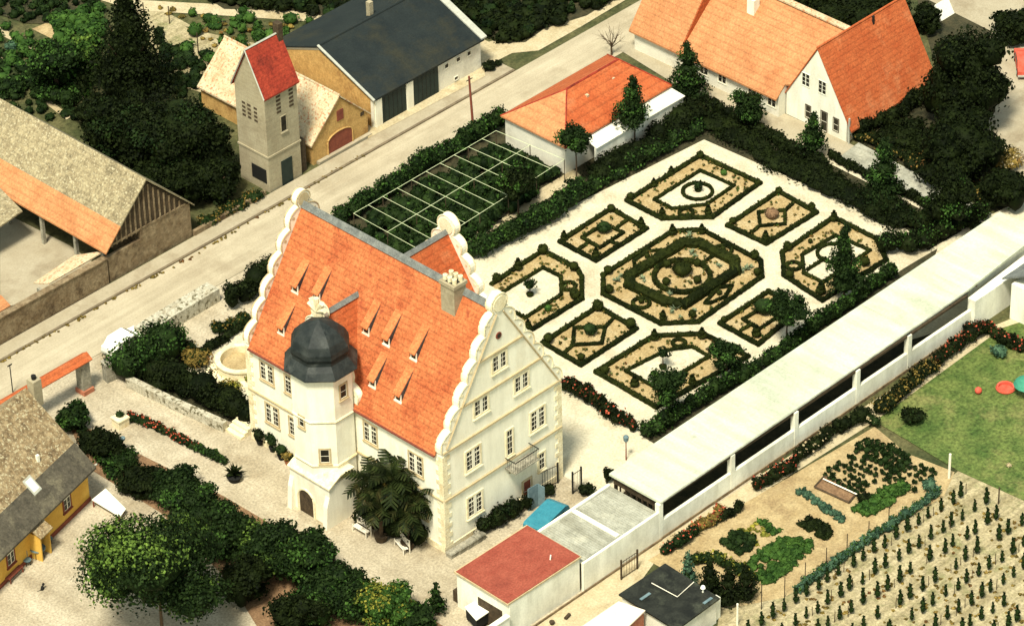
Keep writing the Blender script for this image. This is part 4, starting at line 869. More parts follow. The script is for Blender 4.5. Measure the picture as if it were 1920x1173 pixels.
mb = MB(); mb.tube([(-21.4, -24.2, 3.0), (-21.35, -24.2, 3.35)], .05, 6); mb.build('vent_pipe', 'cloth_white', gb)
cp = thing('carport', 'carport with a streaked grey corrugated roof between garage and arcade', 'carport', (-16, -23.2, 0))
mb = MB(); mb.prism([(-19.6, -21.25), (-12.45, -21.35), (-12.45, -25.4), (-19.75, -25.35)], 2.32, 2.4); rf = mb.build('roof', 'slab', cp)
mb = MB()
for k in range(36): x = -19.5+k*.198; mb.box(x, x+.09, -25.3, -21.42, 2.4, 2.43)
mb.build('corrugation', 'slab', rf)
mb = MB(); mb.box(-19.6, -12.45, -21.27, -21.05, 2.3, 2.52); mb.box(-16.3, -15.95, -25.3, -21.3, 2.42, 2.5); mb.build('gutter', 'wall_white', rf)
mb = MB(); mb.box(-19.75, -12.3, -25.62, -25.42, -.1, 2.42); mb.box(-12.7, -12.3, -25.42, -25.3, -.1, 2.3); mb.build('wall', 'wall_white', cp)
for x, y in ((-19.4, -21.4), (-16, -21.4), (-12.6, -21.5)): mb = MB(); mb.box(x-.07, x+.07, y-.07, y+.07, 0, 2.32); mb.build('post', 'wood_dark', cp)
mb = MB(); mb.box(-27, -12.2, -25.7, -25.63, -.1, .2)
pl = mb.build('plinth', 'stone_wall', cp)

# van
c4 = [np.array(G(*p, 1.85)) for p in ((984, 977.5), (1040.6, 924), (1070, 935), (1012.5, 993))]
cv = sum(c4)/4; dv = (c4[1]+c4[2]-c4[0]-c4[3])/2; Lv = float(np.linalg.norm(dv[:2])); Wv = float(np.linalg.norm((c4[2]-c4[1])[:2]))
vn = thing('van', 'teal blue van parked between the manor and the grey carport', 'van', (cv[0], cv[1], 0)); vehicle(vn, cv, math.atan2(dv[1], dv[0]), max(3.6, Lv), max(1.5, Wv), 1.85, 'teal', True)
# gates and railings beside it
def railing(name, label, cat, p0, p1, h, m_, n, frame=True, z0=0.):
    a = np.array(p0); b = np.array(p1); t = thing(name, label, cat, (a[0], a[1], 0)); mb = MB()
    for k in range(n+1): q = a+(b-a)*k/n; mb.tube([(q[0], q[1], z0), (q[0], q[1], z0+h)], .018, 4)
    mb.tube([(a[0], a[1], z0+h*.95), (b[0], b[1], z0+h*.95)], .03, 4); mb.tube([(a[0], a[1], z0+.12), (b[0], b[1], z0+.12)], .03, 4); mb.build('bars', m_, t)
    for q in (a, b): mb = MB(); mb.box(q[0]-.05, q[0]+.05, q[1]-.05, q[1]+.05, 0, z0+h+.15); mb.build('post', m_, t)
    return t
railing('iron_railing', 'dark iron railing standing close to the manor right corner', 'railing', G(1003, 925), G(1046, 905), 1.6, 'iron', 9)
railing('iron_gate', 'open dark iron gate leaf standing on the gravel near the van', 'gate', G(1074, 925), G(1090, 915), 1.7, 'iron', 5)
t = thing('folding_screen', 'blue grey wooden screen leaning beside the side door of the manor', 'screen', G(1008, 950))
a, b, c = np.array(G(990, 958)), np.array(G(1008, 948)), np.array(G(1020, 950))
mb = MB(); mb.thick([a, b, b+[0,0,1.9], a+[0,0,1.9]], (.05, -.05, 0)); mb.build('panel', 'blue_grey', t); mb = MB(); mb.thick([b, c, c+[0,0,1.7], b+[0,0,1.9]], (.05, -.05, 0)); mb.build('panel', 'blue_grey', t)
t = thing('stone_trough', 'row of grey stone troughs along the foot of the manor front', 'trough', G(862, 1032))
for k, (px, py) in enumerate(((850, 1040), (866, 1031), (882, 1022), (898, 1012))):
    q = G(px, py); mb = MB(); mb.box(q[0]-.42, q[0]+.4, q[1]-.25, q[1]+.25, 0, .4+.03*k); mb.box(q[0]-.46, q[0]+.44, q[1]-.29, q[1]+.29, .3+.03*k, .36+.03*k); mb.build('stone_block', 'stone_grey', t)

# -- sheds at the bottom right
sh = thing('garden_shed', 'low garden shed with a black tarred flat roof', 'shed', (-18, -31.5, 0))
c = [G(1160, 1113, 2.1), G(1247, 1055, 2.2), G(1350, 1120, 2.1), G(1268, 1180, 1.9)]; mb = MB(); mb.slab(c, .12); r = mb.build('roof', 'tar', sh)
cen = sum(np.array(q) for q in c)/4; mb = MB(); mb.prism([((np.array(q)-cen)*.93+cen)[:2] for q in c], -.1, 1.82); mb.build('wall', 'plaster_dim', sh)
mb = MB(); ln = [G(*p, 2.22) for p in ((1222, 1092), (1270, 1118), (1301, 1090))]; mb.tube(ln, .035, 4); mb.build('batten', 'white_wood', r)
for (px, py, dx) in ((1210, 1117, .45), (1327, 1125, .4)): q = G(px, py, 2.14); mb = MB(); mb.box(q[0]-dx, q[0]+dx, q[1]-.1, q[1]+.1, q[2]-.03, q[2]+.02); mb.build('patch', 'blue_grey', r)
q = G(1318, 1107, 2.2); mb = MB(); mb.lathe(q, [(.06, 2.1), (.06, 2.4), (.18, 2.45), (.12, 2.6)], 10); mb.build('vent_cap', 'cloth_white', r)
q = onq = G(1320, 1160); mb = MB(); mb.box(-16.2, -15.6, -33.9, -33.5, 0, 1.7); mb.build('side_panel', 'wall_white', sh)
sh = thing('pink_shed', 'small shed with a pale pink sheet roof and red brick wall at the lower edge', 'shed', (-22, -31, 0))
c = [G(1088, 1175, 2.2), G(1160, 1126, 2.2), G(1210, 1143, 2.2), G(1150, 1200, 2.1)]; mb = MB(); mb.slab(c, .1); mb.build('roof', 'shed_pink', sh)
cen = sum(np.array(q) for q in c)/4; mb = MB(); mb.prism([((np.array(q)-cen)*.95+cen)[:2] for q in c], -.1, 2.0); mb.build('wall', 'brick_red', sh)
g = railing('garden_gate', 'dark timber garden gate standing open beside the white boundary wall', 'gate', G(1165, 1086), G(1195, 1066), 1.5, 'wood_dark', 6)
sh = thing('handcart', 'small dark cart with a white sheet top below the red garage', 'cart', G(898, 1150))
cc = [G(871, 1137, 1.2), G(890, 1126, 1.2), G(921, 1143, 1.2), G(893, 1162, 1.2)]
mb = MB(); mb.slab(cc, .06); mb.build('sheet_top', 'cloth_white', sh); cen = sum(np.array(q) for q in cc)/4
mb = MB(); mb.prism([((np.array(q)-cen)*.9+cen)[:2] for q in cc], .35, 1.1); mb.build('box', 'rubber', sh)
for s in (-1, 1): mb = MB(); mb.tube([(cen[0], cen[1]+s*.5, .35), (cen[0], cen[1]+s*.6, .35)], .35, 12); mb.build('wheel', 'rubber', sh)
for px, py, s, lb in ((866, 1122, .5, 'dark wooden crate leaning at the garage side wall'), (1065, 1158, .25, 'dark lump of wood on the pale ground below the wall'), (1035, 1170, .18, 'small dark pot on the pale ground at the lower edge'), (1240, 1082, .3, 'pale stone pot by the garden gate')):
    q = G(px, py); t = thing('crate' if 'crate' in lb else ('log' if 'lump' in lb else 'pot'), lb, 'crate' if 'crate' in lb else ('log' if 'lump' in lb else 'pot'), q); mb = MB()
    if 'crate' in lb:
        mb.box(q[0]-s, q[0]+s, q[1]-s*.6, q[1]+s*.6, 0, .9)
    elif 'lump' in lb: mb.tube([(q[0]-s, q[1], .12), (q[0]+s, q[1]+.1, .14)], .12, 8)
    else: mb.lathe(q, [(s*.6, 0), (s, s*1.2), (s*1.05, s*1.5), (s*.85, s*1.5)], 12)
    mb.build('body', 'wood_dark' if 'dark' in lb else 'stone_trim', t)
# -- house at the right edge
t = thing('white_house', 'white walled house with a grey roof cut by the right edge', 'house', (27.5, -26.5, 0))
mb = MB(); q = G(1893, 596); q2 = G(1920, 618); mb.box(q[0], q[0]+8, q[1]-8, q[1], -.1, 3.0); mb.build('wall', 'wall_white', t)
mb = MB(); e = G(1879, 521, 3.0); mb.slab([(e[0], e[1], 3.0), (e[0]+9, e[1], 3.0), (e[0]+9, e[1]-4.5, 5.5), (e[0], e[1]-4.5, 5.5)], .14); mb.slab([(e[0], e[1]-9, 3.0), (e[0]+9, e[1]-9, 3.0), (e[0]+9, e[1]-4.5, 5.5), (e[0], e[1]-4.5, 5.5)], .14); mb.build('roof', 'ridge', t)

# ================================================================== PARTERRE
Z7 = zs(900, 260, 2.665); Z8 = zs(1300, 380, 2.794)
def ident(x, y): return (x, y)
def strip(mb, pts, w_, h, closed=False, jit=.035, step=.22, z0=.02):
    """clipped low hedge: a rounded bar with a slightly uneven top and sides"""
    P_ = [np.array(p[:2], float) for p in pts]
    if closed: P_ = P_+[P_[0]]
    for a, b in zip(P_[:-1], P_[1:]):
        l = np.linalg.norm(b-a); 
        if l < .05: continue
        d = (b-a)/l; n = np.array([-d[1], d[0]]); a2 = a-d*w_*.42; b2 = b+d*w_*.42; l2 = np.linalg.norm(b2-a2); k = max(2, int(l2/step)); vs = []; fs = []
        prof = [(-.5, 0), (-.52, .7), (-.3, 1.), (.3, 1.), (.52, .7), (.5, 0)]
        for i in range(k+1):
            c = a2+(b2-a2)*i/k
            for (u, v) in prof:
                q = c+n*(u*w_+rng.uniform(-jit, jit)); vs.append((q[0], q[1], z0+v*h*(1+(rng.uniform(-.12, .12) if v else 0))))
        m_ = len(prof)
        for i in range(k):
            for j in range(m_-1): fs.append((i*m_+j, (i+1)*m_+j, (i+1)*m_+j+1, i*m_+j+1))
        fs.append(tuple(range(m_))[::-1]); fs.append(tuple(range(k*m_, (k+1)*m_)))
        mb.add(vs, fs)
def twigs(pts, w_, h, closed, dens=34, size=.11):
    P_ = [np.array(p[:2], float) for p in pts]
    if closed: P_ = P_+[P_[0]]
    V = []
    for a, b in zip(P_[:-1], P_[1:]):
        l = np.linalg.norm(b-a); n = int(l*dens)
        if n < 1: continue
        t = rng.random(n)[:, None]; d = (b-a)/l; nn = np.array([-d[1], d[0]])
        c = a+(b-a)*t+nn*rng.uniform(-.5, .5, n)[:, None]*w_; z = .02+h*rng.uniform(.5, 1.12, n)
        pos = np.column_stack([c, z]); nr = rng.normal(size=(n, 3)); nr[:, 2] = abs(nr[:, 2])+.4; nr /= np.linalg.norm(nr, axis=1)[:, None]
        aa = np.cross(nr, rng.normal(size=(n, 3))); aa /= np.linalg.norm(aa, axis=1)[:, None]; bb = np.cross(nr, aa); s = (size*rng.uniform(.6, 1.3, n))[:, None]/2
        V.append(np.stack([pos-aa*s-bb*s, pos+aa*s-bb*s, pos+aa*s+bb*s, pos-aa*s+bb*s], 1).reshape(-1, 3))
    V = np.concatenate(V) if V else np.zeros((0, 3)); return V
def ringpts(c, r, n=20, r2=None): return [(c[0]+r*math.cos(2*math.pi*k/n), c[1]+(r2 or r)*math.sin(2*math.pi*k/n)) for k in range(n)]
def hedge_obj(par, nm, lines, w_, h, m='leaf_box'):
    mb = MB(); VV = []
    for pts, cl in lines: strip(mb, pts, w_, h, cl); VV.append(twigs(pts, w_, h, cl))
    V = np.concatenate(VV); o = len(mb.v); mb.v += [tuple(p) for p in V.tolist()]; mb.f += [(o+i*4, o+i*4+1, o+i*4+2, o+i*4+3) for i in range(len(V)//4)]
    return mb.build(nm, m, par)
def gset(fn, pts, z=.1): return [G(*fn(x, y), z)[:2] for x, y in pts]
def inpoly(p, O):
    ins = False; k_ = len(O)
    for i in range(k_):
        a_2, b_2 = O[i], O[(i+1) % k_]
        if (a_2[1] > p[1]) != (b_2[1] > p[1]) and p[0] < (b_2[0]-a_2[0])*(p[1]-a_2[1])/(b_2[1]-a_2[1])+a_2[0]: ins = not ins
    return ins
def bedthing(label, fn, outer, inner, closed_outer=True, fill=True, w_=.34, h=.28, pale=None, rings=(), extra_fill=None):
    op = gset(fn, outer); c = np.mean(np.array(op), axis=0)
    t = thing('parterre_bed', label, 'garden bed', (c[0], c[1], .015), 'clipped box beds of the parterre')
    if fill:
        n = len(op); a = sum(op[i][0]*op[(i+1)%n][1]-op[(i+1)%n][0]*op[i][1] for i in range(n)); q = op if a > 0 else op[::-1]
        mb = MB(); mb.add([(x, y, .03) for x, y in q], [tuple(range(n))]); mb.build('gravel', 'bed', t)
    if pale:
        op2 = gset(fn, pale); n = len(op2); a = sum(op2[i][0]*op2[(i+1)%n][1]-op2[(i+1)%n][0]*op2[i][1] for i in range(n)); q = op2 if a > 0 else op2[::-1]
        mb = MB(); mb.add([(x, y, .04) for x, y in q], [tuple(range(n))]); mb.build('pale_gravel', 'path', t)
    hedge_obj(t, 'border_hedge', [(op, closed_outer)], w_, h)
    O = np.array(op); lo, hi = O.min(0), O.max(0); bl = []; n_t = int(np.prod(hi-lo)*1.5)
    for _ in range(n_t*3):
        p = rng.uniform(lo, hi); ins = False; k_ = len(O)
        for i in range(k_):
            a_2, b_2 = O[i], O[(i+1) % k_]
            if (a_2[1] > p[1]) != (b_2[1] > p[1]) and p[0] < (b_2[0]-a_2[0])*(p[1]-a_2[1])/(b_2[1]-a_2[1])+a_2[0]: ins = not ins
        if ins and len(bl) < n_t and not (pale is not None and inpoly(p, np.array(gset(fn, pale)))): q_ = rng.uniform(.07, .16); bl.append((p[0], p[1], .03+q_*.6, q_, q_, q_*.9))
    lp = leaves2('low_planting', bl, 'leaf_mid', 'leaf_rust', t, share=.5, dens=60, size=.09, core=0, puffs=5); lp['kind'] = 'stuff'
    il = [(gset(fn, p), cl) for p, cl in inner]
    for (x, y, r) in rings: q = G(*fn(x, y), .1); il.append((ringpts(q, r), True))
    if il: hedge_obj(t, 'inner_hedge', il, w_*.72, h*.85)
    return t
bedthing('far cut-cornered parterre bed with a ring hedge, topmost of the garden', Z7, [(735,310),(1100,85),(1398,222),(1160,393),(910,400)],
         [([(872,305),(1100,160),(1268,235),(1130,330),(960,350)], True)], pale=[(872,305),(1100,160),(1268,235),(1130,330),(960,350)], rings=[(1087,264,1.12),(1030,370,.5)])
bedthing('small parterre bed with a square inner hedge, by the upper left path', Z7, [(400,515),(655,350),(830,450),(580,610)],
         [([(510,495),(625,425),(715,470),(600,545)], True), ([(690,440),(738,405)], False), ([(540,520),(490,555)], False), ([(655,515),(690,530)], False)])
bedthing('parterre bed open to the manor with a bay of pale gravel and a young tree', Z7, [(60,725),(315,560),(485,650),(508,690),(508,800),(240,965)],
         [([(90,780),(315,645),(405,690),(405,780),(225,895),(140,850)], False)], closed_outer=False, pale=[(90,780),(315,645),(405,690),(405,780),(225,895),(120,870)], rings=[(442,737,.5)])
bedthing('small parterre bed with an hourglass hedge, nearest to the manor gable', Z7, [(315,1020),(590,840),(780,950),(505,1130)],
         [([(470,945),(625,942),(608,1022),(465,1032)], True), ([(465,1032),(420,1070)], False), ([(625,942),(668,895)], False)])
cb = bedthing('great central parterre bed with an octagonal hedge around a round ring', Z7, [(615,682),(965,462),(1112,457),(1402,612),(1408,690),(1090,915),(905,925),(615,775)],
         [([(770,610),(838,562),(905,558),(830,630),(772,640)], True), ([(1125,820),(1190,745),(1258,735),(1225,790),(1150,822)], True), ([(1115,620),(1165,585)], False), ([(900,765),(860,790)], False)], rings=[(1215,558,.62),(805,822,.62)])
c0 = G(*Z7(1010, 690), .1)
hedge_obj(cb, 'octagon_hedge', [(gset(Z7, [(745,693),(1015,527),(1100,532),(1270,618),(1275,668),(1020,835),(930,822),(748,735)]), True)], .75, .55)
hedge_obj(cb, 'ring_hedge', [(ringpts(c0, 2.05, 30), True)], .33, .36)
bedthing('small parterre bed with an hourglass hedge, towards the avenue trees', Z8, [(180,120),(447,-58),(643,52),(382,215)],
         [([(340,50),(480,42),(480,112),(350,122)], True), ([(350,122),(300,160)], False), ([(480,42),(520,5)], False)])
bedthing('right hand parterre bed with a ring hedge, half hidden by a dark tree', Z8, [(465,262),(735,78),(960,190),(1010,300),(675,512),(475,380)],
         [([(570,275),(745,172),(925,250),(680,418),(580,370)], True), ([(600,350),(690,292)], False)], pale=[(570,275),(745,172),(925,250),(680,418),(580,370)], rings=[(735,265,1.2),(525,332,.5)])
bedthing('small parterre bed with a square inner hedge, beside the arcade', Z8, [(140,632),(395,465),(560,560),(340,742)],
         [([(260,610),(385,540),(440,600),(345,662)], True), ([(300,640),(250,668)], False)])
bedthing('near cut-cornered parterre bed with pale centre, beside the arcade hedge', ident, [(1118,697),(1226,630),(1318,626),(1402,668),(1230.5,763)],
         [([(1173,695),(1249,657),(1298,650),(1330,668),(1231,727)], True)], pale=[(1173,695),(1249,657),(1298,650),(1330,668),(1231,727)], rings=[(1273,643,.45)])
# topiary: balls and cones at the corners
def topiary_proto(kind):
    t = thing('box_topiary', 'clipped dark box ball standing in a parterre hedge' if kind == 'ball' else 'clipped dark box cone standing in a parterre hedge', 'topiary', (0,0,0), 'clipped box '+kind+'s of the parterre')
    bl = [(0,0,.42,.42,.42,.42)] if kind == 'ball' else [(0,0,.3,.42,.42,.3),(0,0,.62,.3,.3,.28),(0,0,.92,.16,.16,.22)]
    leaves('foliage', bl, 'leaf_box', t, dens=60, size=.11, core=.9, puffs=14, rag=.05); return t
pb_, pc_ = topiary_proto('ball'), topiary_proto('cone'); first = {'b': True, 'c': True}
tops = [(Z7,955,180,'c',.9),(Z7,868,240,'c',.9),(Z7,752,305,'b',1),(Z7,910,390,'c',1),(Z7,1140,378,'c',1),(Z7,1385,232,'b',.9),(Z7,1100,98,'b',1),
 (Z7,420,507,'c',1),(Z7,655,365,'b',1),(Z7,805,445,'c',1.1),(Z7,578,592,'c',1),
 (Z7,85,715,'b',1.15),(Z7,190,655,'c',1.2),(Z7,315,575,'b',1.3),(Z7,470,658,'b',1.15),(Z7,475,800,'b',1.3),(Z7,240,950,'c',1),
 (Z7,342,1018,'b',1.25),(Z7,590,858,'b',1.4),(Z7,752,945,'b',1.3),(Z7,505,1105,'b',.9),
 (Z7,640,676,'b',1.1),(Z7,648,770,'b',1.1),(Z7,962,480,'c',1.1),(Z7,1108,474,'c',1),(Z7,1372,602,'b',1.2),(Z7,1386,682,'b',1),(Z7,915,905,'c',1),(Z7,1062,893,'b',1),
 (Z7,935,642,'b',1),(Z7,1085,636,'b',1),(Z7,930,730,'b',1),(Z7,1085,722,'b',1),(Z7,835,597,'b',.7),(Z7,1195,780,'b',.7),(Z7,1215,560,'b',.7),(Z7,805,822,'b',.7),
 (Z8,205,112,'b',.9),(Z8,620,38,'b',1),(Z8,378,196,'c',1),(Z8,447,-48,'b',.9),
 (Z8,495,250,'b',1.2),(Z8,505,395,'b',1.1),(Z8,735,95,'c',1.1),(Z8,668,478,'c',1.3),(Z8,898,330,'b',1.2),(Z8,612,212,'b',.6),
 (Z8,160,625,'b',.8),(Z8,330,700,'c',1.2),(ident,1134,700,'b',1.1),(ident,1227,637,'c',1.1),(ident,1316,634,'c',1.1),(ident,1190,724,'c',1.1),(ident,1298,720,'c',1)]
BED = [('the far bed', (1300, 352)), ('the upper left small bed', (1131, 440)), ('the bed open to the manor', (1010, 548)), ('the hourglass bed near the gable', (1106, 628)), ('the great central bed', (1281, 516)), ('the hourglass bed by the avenue', (1448, 408)), ('the right hand bed', (1560, 482)), ('the square bed by the arcade', (1425, 592)), ('the near bed', (1258, 690))]
used = {}
def toplabel(px, py, k):
    d = [abs(px-c[0])*.8+abs(py-c[1])*1.2 for n, c in BED]; i = int(np.argmin(d)); n, c = BED[i]; dx, dy = px-c[0], (py-c[1])*1.5; r = math.hypot(dx, dy)
    sec = ('right', 'lower right', 'lower', 'lower left', 'left', 'upper left', 'upper', 'upper right')[int(round(math.degrees(math.atan2(dy, dx))/45)) % 8]
    ring = 'inner ' if r < (75 if i == 4 else 30) else ''
    return 'clipped box %s at the %s%s side of %s' % (k, ring, sec, n)
for fn, x, y, k, s_ in tops:
    s_ *= .8; q = G(*fn(x, y), .02); pr0 = pb_ if k == 'b' else pc_
    lb = toplabel(*fn(x, y), 'ball' if k == 'b' else 'cone'); used[lb] = used.get(lb, 0)+1
    if used[lb] > 1: lb += (', smaller one' if s_ < .75 else ', next one')
    if first[k]:
        pr0.location = q; pr0.scale = (s_,)*3; first[k] = False; pr0['label'] = lb
    else: dup(pr0, q, rng.uniform(0, 6), s_, lb)
def dome_bush(fn, x, y, r, h, m, name, label, cat='shrub', **kw):
    q = G(*fn(x, y), .02); t = thing(name, label, cat, q); leaves('foliage', [(q[0], q[1], h*.5, r, r, h*.52)], m, t, dens=40, size=.12, core=.85, **kw); return t
dome_bush(Z7, 1010, 678, .82, 1.1, 'leaf_box', 'box_bush', 'large round dark box bush in the middle of the central ring')
dome_bush(Z7, 618, 465, .62, .9, 'leaf_dark', 'rose_bush', 'dark rose bush filling the square of the upper left small bed')
dome_bush(Z7, 550, 975, .55, .9, 'leaf_dark', 'rose_bush', 'dark rose bush in the hourglass bed near the manor gable')
dome_bush(Z8, 412, 78, .6, .8, 'soil_brown', 'rose_bush', 'reddish brown rose bush in the hourglass bed by the avenue')
dome_bush(Z8, 372, 575, .85, 1.2, 'leaf_dark', 'rose_bush', 'broad dark bush in the square bed beside the arcade')
dome_bush(Z7, 1218, 182, .3, .5, 'leaf_mid', 'small_shrub', 'small green shrub on golden gravel inside the far bed')
dome_bush(Z7, 340, 862, .3, .6, 'leaf_mid', 'small_shrub', 'small green shrub on golden gravel in the bed open to the manor')
def std_tree(fn, x, y, yc, r, label, m='leaf_dark'):
    q = G(*fn(x, y), .02); zc = solve_z(q[0], q[1], fn(x, yc)[1]); t = thing('standard_rose', label, 'small tree', q); leaves('crown', [(q[0], q[1], zc, r, r, r*.9)], m, t, dens=44, size=.13, core=.6)
    mb = MB(); mb.tube([(q[0], q[1], 0), (q[0], q[1], zc)], .05, 6, .03); mb.build('trunk', 'bark', t); mb = MB(); mb.lathe(q, [(.22, .0), (.3, .25), (.05, .34)], 10); mb.build('plant_foot', 'leaf_box', t)
std_tree(Z7, 1090, 262, 232, .42, 'small standard tree inside the ring of the far bed')
std_tree(Z7, 250, 785, 730, .55, 'young standard tree in the gravel bay of the bed open to the manor')
std_tree(ident, 1243, 690, 662, .55, 'young standard tree in the pale centre of the near bed')
# agaves and flowering clumps in the central bed
def agave_proto(label, grp):
    t = thing('agave', label, 'agave', (0,0,0), grp); mb = MB()
    for k in range(16):
        a = k*2.4; l = rng.uniform(.32, .5); e = rng.uniform(.35, 1.2); d = np.array([math.cos(a)*math.cos(e), math.sin(a)*math.cos(e), math.sin(e)]); n = np.array([-math.sin(a), math.cos(a), 0])*.045
        m_ = d*l*.55; tip = d*l+np.array([0,0,-.02]); mb.add([n*.6, -n*.6, m_-n*1.3, tip, m_+n*1.3], [(0,1,2,3,4)])
    mb.build('rosette', 'agave', t); return t
ag = agave_proto('spiky pale green agave rosette in the central bed', 'agaves in the central bed'); f0 = True
for x, y, s_ in ((685,712,1.1),(705,690,.8),(975,850,1.3),(960,870,.8),(950,780,.9),(1045,500,1.2),(1050,478,.9),(1060,575,1.1),(1075,590,.7),(1330,655,1.2),(1310,670,.8),(1355,645,.8),(810,700,.9),(820,715,.6),(1195,640,.9),(1070,860,.7),(1000,895,.7)):
    q = G(*Z7(x, y), .03)
    if f0: ag.location = q; ag.scale = (s_,)*3; f0 = False
    else: dup(ag, q, rng.uniform(0, 6), s_)

# ================================================================== TRELLIS
tl = thing('vine_trellis', 'large rectangular vine trellis of pale laths over dark plants', 'trellis', (5, 12, 0)); ZT = 1.9
Q = {n: np.array(G(x, y, ZT)) for n, (x, y) in {'a': (663, 400), 'b': (930, 245), 'c': (1058, 299), 'd': (790, 470)}.items()}
n_l = 11; grp = 0
for i in range(n_l):
    u = i/(n_l-1.); p = Q['a']+(Q['b']-Q['a'])*u; q = Q['d']+(Q['c']-Q['d'])*u
    mb = MB(); mb.tube([p, q], .02, 4); mb.build('cross_lath', 'cream_wire', tl)
for v in (0, .5, 1.):
    mb = MB(); mb.tube([Q['a']+(Q['d']-Q['a'])*v, Q['b']+(Q['c']-Q['b'])*v], .022, 4); mb.build('long_lath', 'cream_wire', tl)
for i in range(0, n_l, 2):
    for v in (0, .5, 1.):
        u = i/(n_l-1.); p = Q['a']*(1-u)*(1-v)+Q['b']*u*(1-v)+Q['c']*u*v+Q['d']*(1-u)*v
        mb = MB(); mb.tube([(p[0], p[1], 0), p], .035, 5); mb.build('post', 'wood_dark', tl)
bl = []
for i in range(340):
    u, v = rng.random(2); p = Q['a']*(1-u)*(1-v)+Q['b']*u*(1-v)+Q['c']*u*v+Q['d']*(1-u)*v; h = rng.uniform(.7, 1.55); bl.append((p[0], p[1], h*.5, rng.uniform(.4, .75), rng.uniform(.4, .75), h*.5))
o = leaves('ground_cover', bl, 'leaf_dark', None, dens=13, size=.2, core=.8); tag(o, kind='stuff', label='dark green plants growing under the pale lath trellis')
o = leaves('ground_cover', [b for b in bl if rng.random() < .4], 'leaf_mid', None, dens=6, size=.2, core=0); tag(o, kind='stuff', label='fresher green shoots among the dark plants under the trellis')

# ================================================================== HEDGES AND SHRUBS
hedge([(640,418),(720,375),(800,318),(870,280),(935,240)], 1.3, 1.6, 'leaf_dark', 'hedge', 'long hedge between the road and the vine trellis', m2='leaf_mid')
hedge([(632,425),(655,445),(700,470)], 1.2, 1.3, 'leaf_dark', 'hedge', 'short hedge end at the left corner of the vine trellis')
hedge([(888,485),(960,450),(1040,405),(1085,375)], 1.7, 1.6, 'leaf_dark', 'hedge', 'bushy hedge with its lit top coloured greener beside the upper left garden path', m2='leaf_mid')
hedge([(1095,370),(1180,318),(1250,280),(1312,248)], 1.3, 1.1, 'leaf_dark', 'hedge', 'loose flowering hedge on the far left side of the parterre', m2='leaf_mid')
hedge([(1125,335),(1200,295),(1300,232)], 2.4, 1.5, 'leaf_black', 'hedge', 'nearly black hedge below the white canopy of the hipped building')
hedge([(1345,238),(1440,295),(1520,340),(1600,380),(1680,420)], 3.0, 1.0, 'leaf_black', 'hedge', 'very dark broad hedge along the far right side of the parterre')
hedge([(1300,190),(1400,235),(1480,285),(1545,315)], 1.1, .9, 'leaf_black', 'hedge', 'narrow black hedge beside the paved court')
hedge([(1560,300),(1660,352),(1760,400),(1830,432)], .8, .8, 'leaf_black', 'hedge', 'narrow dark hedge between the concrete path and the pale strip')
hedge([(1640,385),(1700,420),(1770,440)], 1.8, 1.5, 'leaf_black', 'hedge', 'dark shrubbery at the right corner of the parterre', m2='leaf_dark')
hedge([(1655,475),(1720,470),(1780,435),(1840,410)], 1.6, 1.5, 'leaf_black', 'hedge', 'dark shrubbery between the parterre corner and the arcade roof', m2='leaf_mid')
hedge([(1215,818),(1275,783),(1350,735),(1420,700)], 1.15, 1.3, 'leaf_dark', 'hedge', 'clipped hedge along the near end of the arcade', m2='leaf_mid')
hedge([(1440,690),(1520,628),(1600,572),(1670,520)], 1.0, 1.3, 'leaf_dark', 'hedge', 'shrub hedge along the middle of the arcade', m2='leaf_mid')
hedge([(1062,730),(1105,755),(1150,785),(1185,808)], 1.1, 1.2, 'leaf_black', 'rose_hedge', 'dark rose hedge with red blooms right of the manor gable', m2='flower_red')
hedge([(238,712),(270,694),(300,678),(328,664)], 3.0, 2.6, 'leaf_dark', 'hedge', 'thick rounded green hedge beside the road near the gateway', m2='leaf_mid')
patch('hedge_shade_patch', [(225,700),(330,655),(350,640),(430,700),(470,740),(480,790),(460,802),(262,722)], .034, 'dark_ground')  # dark sheet painting the shade beneath and between the hedges
hedge([(272,708),(345,738),(415,768),(468,790)], 2.5, 2.0, 'leaf_black', 'hedge', 'dark clipped hedge behind the low stone wall', m2=None)
hedge([(345,690),(420,640),(470,605)], .8, .7, 'leaf_black', 'hedge', 'low dark hedge on the inside of the grey rubble wall')
hedge([(440,578),(480,548),(520,520),(560,498),(600,470)], 1.9, 2.4, 'leaf_black', 'hedge', 'very dark tall hedge behind the scrolled left gable')
hedge([(405,625),(440,620),(462,600)], .9, .9, 'leaf_dark', 'shrub', 'small shrub group at the back of the fountain garden', cat='shrub', m2='leaf_rust')
bush((370,680), 75, 1.0, 'leaf_rust', 'shrub', 'rust coloured shrub left of the round fountain', m2='leaf_dark')
bush((352,662), 50, .9, 'leaf_dark', 'shrub', 'green and rusty shrub near the round hedge', m2='leaf_rust')
bush((430,735), 60, .7, 'leaf_yellow', 'shrub', 'yellowish shrub in front of the round fountain', m2='leaf_rust')
bush((470,715), 30, .7, 'leaf_yellow', 'shrub', 'small yellow shrub touching the manor left corner')
patch('fountain_garden', [(335,690),(420,620),(480,595),(500,750),(440,765)], .05, 'path')
# round basin
q = G(452, 690); t = thing('round_basin', 'round white stone basin beside the manor left corner', 'fountain', (q[0], q[1], 0)); R_ = 1.75
mb = MB(); mb.lathe(q, [(R_, -.05), (R_, .75), (R_+.08, .78), (R_+.08, .9), (R_-.32, .9), (R_-.32, .3), (.02, .3)], 36); mb.build('rim', 'stone_trim', t, smooth=False)
mb = MB(); mb.lathe(q, [(R_-.34, .3), (R_-.34, .34), (.01, .34)], 30); mb.build('basin_floor', 'soil', t)
mb = MB(); mb.lathe(q, [(R_+.75, -.04), (R_+.75, .12), (R_, .12)], 36); mb.build('base_step', 'stone_trim', t)
